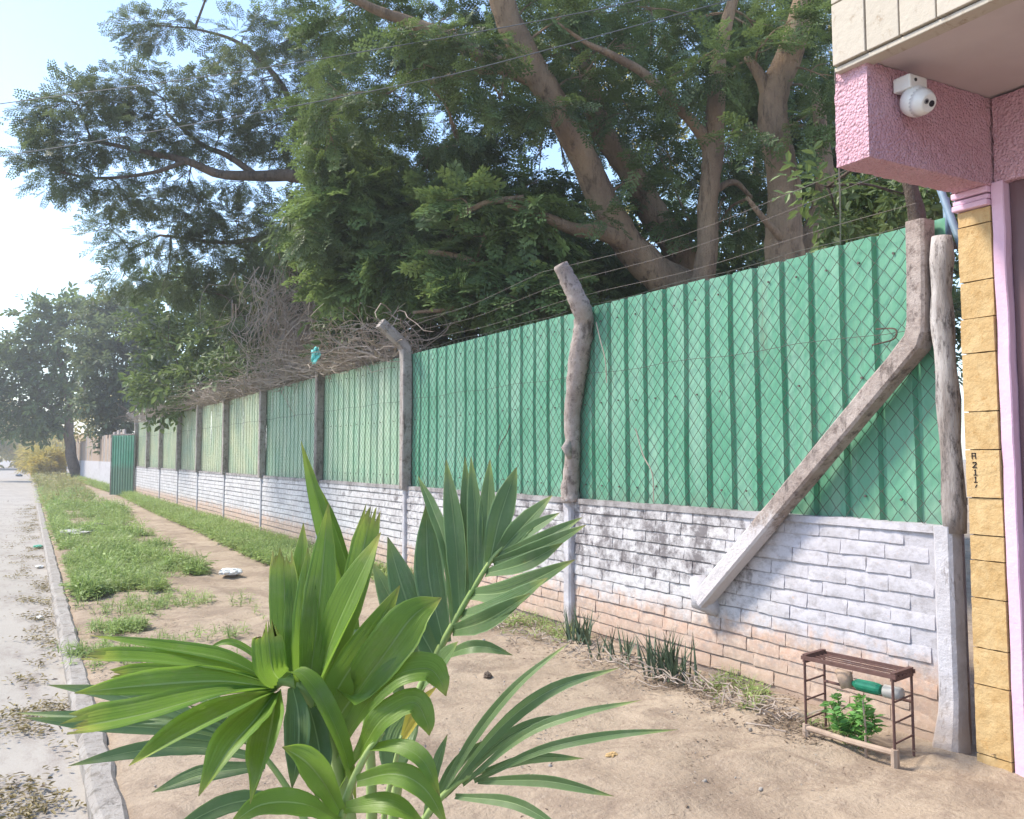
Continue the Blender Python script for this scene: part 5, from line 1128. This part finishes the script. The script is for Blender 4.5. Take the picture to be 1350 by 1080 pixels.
def make_grass():
    rs = np.random.default_rng(12)
    def sample(n, y0, y1, lo, hi, p=1.6):
        u = rs.random(n); y = (y0 ** (1 - p) + u * (y1 ** (1 - p) - y0 ** (1 - p))) ** (1 / (1 - p)); a, b = lo(y), hi(y); return a + (b - a) * rs.random(n), y
    x, y = sample(13000, 8.4, 75, lambda t: kx(t) + 0.2, lambda t: interp(t, PATH_L), 1.55)
    cl = np.array([mnoise.noise(Vector((a * .9, b * .55, 3))) + .5 * mnoise.noise(Vector((a * 3, b * 2, 5))) for a, b in zip(x, y)])
    edge = np.minimum(interp(y, PATH_L) - x, 0.8) / 0.8; nearend = np.clip((y - 9.3) / 3.0, 0, 1)
    k = cl * 2.0 + 0.5 * edge * nearend + (nearend - 1) * 0.75 - 0.14 > rs.uniform(-.4, .4, len(x)); x, y = x[k], y[k]
    sz = (.038 + .095 * rs.random(len(x)) ** 2.2) * (1 + 1.1 * np.clip(cl[k], -.5, 1)) * np.clip(0.7 + y / 40, .8, 2.2)
    dry = (y > 30) & (rs.random(len(x)) < np.clip((y - 28) / 30, 0, .7)); tufts('grass', x[~dry], y[~dry], sz[~dry], 'weed', 1, 'low green weeds covering the verge along the kerb'); tufts('dry_grass', x[dry], y[dry], sz[dry] * 1.3, 'weed_dry', 2, 'straw-coloured grass on the far end of the verge')
    x, y = sample(6000, 10.2, 75, lambda t: interp(t, PATH_R), lambda t: 0 * t - 0.05, 1.5)
    cl = np.array([mnoise.noise(Vector((a * 1.2, b * .8, 13))) for a, b in zip(x, y)]); k = cl + np.clip((y - 10.6) / 1.5, 0, 1) * .6 > rs.uniform(-.2, .4, len(x)); x, y = x[k], y[k]
    tufts('weeds', x, y, rs.uniform(.06, .15, len(x)) * np.clip(0.8 + y / 60, .9, 2), 'weed', 3, 'green weeds along the foot of the whitewashed wall')
    # scattered tufts on the bare earth
    X, Y = [], []
    for (px, py, n, s_) in ((150, 828, 60, .10), (172, 826, 50, .08), (300, 838, 12, .12), (235, 790, 60, .25), (180, 800, 70, .2), (330, 800, 14, .3), (200, 850, 24, .15), (120, 860, 40, .1), (150, 870, 30, .12), (705, 822, 30, .18), (660, 815, 20, .2), (740, 838, 30, .15), (470, 745, 60, .15), (445, 748, 40, .15), (960, 905, 26, .12), (985, 920, 20, .1), (230, 870, 16, .2), (1110, 960, 8, .08)):
        p = onZ(px, py, 0); X += list(rs.normal(p[0], s_, n)); Y += list(rs.normal(p[1], s_ * 1.3, n))
    X = np.minimum(np.array(X), -0.06); tufts('weed_tufts', X, np.array(Y), rs.uniform(.04, .09, len(X)), 'weed', 4, 'scattered small weed tufts on the bare earth')
    # grass on the other sides, seen only from elsewhere
    x = rs.uniform(-16, -10.8, 2500); y = rs.uniform(0, 60, 2500); tufts('far_grass', x, y, rs.uniform(.08, .16, 2500), 'weed', 5, 'grass on the far side of the road')
make_grass()
def make_litter():
    rs = np.random.default_rng(21)
    def flat(name, x, y, z, size, mat, lab, T=LEAF1):
        n = len(x); a = rs.uniform(0, 6.28, n); o = sprays(name, T, np.stack([x, y, z], 1), np.stack([np.cos(a), np.sin(a), rs.normal(0, .22, n)], 1), size, M[mat], None, .6, rng=rs); tag(o, lab, 'leaves', kind='stuff')
    # swept against the kerb, in drifts
    n = 19000; y = 4.0 + 30 * rs.random(n) ** 1.9; off = -np.abs(rs.normal(0, .26, n)) - 0.02; x = kx(y) + off
    cl = np.array([mnoise.noise(Vector((a * 2.2, b * 1.6, 1))) + .6 * mnoise.noise(Vector((a * 5, b * 4.5, 8))) for a, b in zip(x, y)]); k = (cl > rs.uniform(-.1, .5, n)) & (x < kx(y) - 0.02); x, y = x[k], y[k]
    flat('leaf_litter', x, y, np.full(len(x), ROAD_Z + 0.008) + np.abs(rs.normal(0, .012, len(x))), rs.uniform(.018, .048, len(x)), 'litter', 'drifts of fallen leaves in the gutter along the kerb')
    n = 700; y = 4 + 36 * rs.random(n) ** 1.5; x = kx(y) - rs.random(n) * 3; flat('stray_leaves', x, y, np.full(n, ROAD_Z + .012), rs.uniform(.02, .05, n), 'debris', 'stray dead leaves on the road')
    # dead leaves, chips and roots on the earth
    X, Y = [], []
    for (px, py, n, sx, sy) in ((640, 825, 700, .28, .55), (690, 830, 700, .25, .5), (740, 845, 600, .2, .5), (820, 880, 600, .2, .4), (900, 905, 600, .14, .3), (960, 920, 700, .14, .3), (1010, 940, 800, .12, .3), (1035, 960, 500, .1, .2), (280, 850, 260, .5, .4), (200, 830, 260, .4, .4), (330, 820, 200, .5, .5), (700, 880, 200, .6, .8), (250, 830, 220, .25, .15), (500, 800, 200, .6, .9), (800, 950, 500, .7, .9), (950, 985, 300, .4, .4), (640, 960, 400, .6, .8), (400, 830, 400, .6, .7), (140, 880, 400, .12, .7)):
        p = onZ(px, py, 0); X += list(rs.normal(p[0], sx, n)); Y += list(rs.normal(p[1], sy, n))
    X = np.array(X); Y = np.array(Y); cl = np.array([mnoise.noise(Vector((a * 3.1, b * 3.1, 21))) for a, b in zip(X, Y)]); k = (X < -0.05) & (X > kx(Y) + .16) & (Y > 2.7) & (cl + np.clip((X + .8) / .8, -.3, 1) * .5 > rs.uniform(-.15, .35, len(X))); X, Y = X[k], Y[k]; zz = np.abs(rs.normal(0, .015, len(X)))
    zz += np.clip((X + .55) / .55, 0, 1) * .05 - .012
    flat('dead_leaves', X, Y, zz, rs.uniform(.012, .032, len(X)), 'debris', 'dead leaves and chips strewn over the bare earth')
    mb = MB()
    for k in range(190):
        px = rs.uniform(600, 1050); p = onZ(px, 812 + (px - 640) * .31 + rs.normal(8, 10), 0); p[0] = min(p[0], -.06); a = rs.uniform(0, 6.28); L = rs.uniform(.08, .32); pts = []
        d = np.array((math.cos(a) * .6, math.sin(a), rs.uniform(0, .25)))
        for t in range(5): pts.append(p + np.array((0, 0, .03)) + d * L * t / 4 + rs.normal(0, .012, 3)); pts[-1][0] = min(pts[-1][0], -.04)
        mb.tube(np.array(pts), rs.uniform(.002, .0055), 4)
    tag(mb.build('root_debris', M['twig']), 'dry roots and stalks lying along the foot of the wall', 'debris', kind='stuff')
    mb = MB()
    for k in range(150):
        p = onZ(rs.uniform(120, 1060), rs.uniform(790, 1040), 0); 
        if p[0] > -.1 or p[0] < kx(p[1]) + .2: continue
        r = .003 + .012 * rs.random() ** 3; uv_sphere(mb, p + np.array((0, 0, -.004)), r, rs.normal(size=3), 6, 4)
    for k in range(900):
        p = onZ(rs.uniform(250, 1100), 1080 - 280 * rs.random() ** .8, 0)
        if p[0] > -.1 or p[0] < kx(p[1]) + .2: continue
        r = rs.uniform(.0015, .0045); a = rs.normal(size=3) * r; b = p + np.array((0, 0, .002)); mb.add([b + a, b + np.array((-a[1], a[0], abs(a[2]))), b - a * .8, b + np.array((0, 0, r)), ], [(0, 1, 2), (0, 1, 3), (1, 2, 3), (2, 0, 3)])
    tag(mb.build('pebbles', M['kerb'], None, True), 'small pale pebbles on the bare earth', 'pebbles', kind='stuff')
    def crumple(name, px, py, sx, sy, sz, mat, lab, cat, z=0.0, f=14):
        p = onZ(px, py, z); bm = bmesh.new(); bmesh.ops.create_icosphere(bm, subdivisions=4, radius=1.0)
        for v in bm.verts:
            n = mnoise.fractal(v.co * 2.1 + Vector((px, py, 0)), .8, 2.1, 4); v.co *= 1 + .33 * n; v.co = Vector((v.co.x * sx, v.co.y * sy, max(-.6, v.co.z) * sz)) + V(p) + Vector((0, 0, sz * .5))
        me = bpy.data.meshes.new(name); bm.to_mesh(me); bm.free(); tag(link(name, me, M[mat]), lab, cat)
    crumple('plastic_bag', 304, 757, .14, .10, .05, 'bag', 'crumpled white plastic bag lying on the footpath', 'bag')
    crumple('plastic_bag', 366, 752, .07, .08, .05, 'bag', 'small white scrap of bag at the edge of the weeds near the palm', 'bag')
    crumple('cardboard', 108, 702, .42, .5, .045, 'card', 'flattened grey cardboard sheet lying in the verge weeds', 'cardboard')
    crumple('cardboard', 122, 696, .30, .35, .06, 'debris', 'dark rotten heap behind the flattened cardboard in the weeds', 'rubbish')
    crumple('green_scrap', 50, 722, .07, .12, .03, 'green_scrap', 'green plastic scrap in the gutter leaves', 'scrap', ROAD_Z)
    crumple('white_scrap', 52, 748, .05, .09, .02, 'bag', 'white paper scrap in the gutter leaves below the green one', 'scrap', ROAD_Z)
    crumple('white_scrap', 52, 816, .03, .04, .02, 'bag', 'white paper scrap in the gutter closest to the palm', 'scrap', ROAD_Z)
    crumple('dirt_clod', 643, 893, .025, .03, .025, 'debris', 'small dark clod on the bare earth right of the palm', 'clod')
    crumple('broken_chip', 806, 997, .03, .025, .012, 'stone', 'small yellow chip on the earth near the low palm fronds', 'chip')
    crumple('dark_blob', 25, 628, .25, .9, .12, 'lens', 'dark lump lying on the road far away', 'lump', ROAD_Z)
make_litter()

# ------------------------------------------------------------------ thin haze volume, added partly in place of lens flare
def make_haze():
    t = bpy.data.materials.new('haze'); t.use_nodes = True; n = t.node_tree; n.nodes.clear()
    o = n.nodes.new('ShaderNodeOutputMaterial'); v = n.nodes.new('ShaderNodeVolumePrincipled')
    v.inputs['Color'].default_value = (0.95, 0.96, 1.0, 1); v.inputs['Density'].default_value = 0.0019; v.inputs['Anisotropy'].default_value = 0.35
    n.links.new(v.outputs[0], o.inputs['Volume'])
    mb = MB(); mb.box((-420, -320, -1.4), (420, 720, 15)); tag(mb.build('haze', t), 'pale even haze over the street', 'haze', kind='stuff')
make_haze()
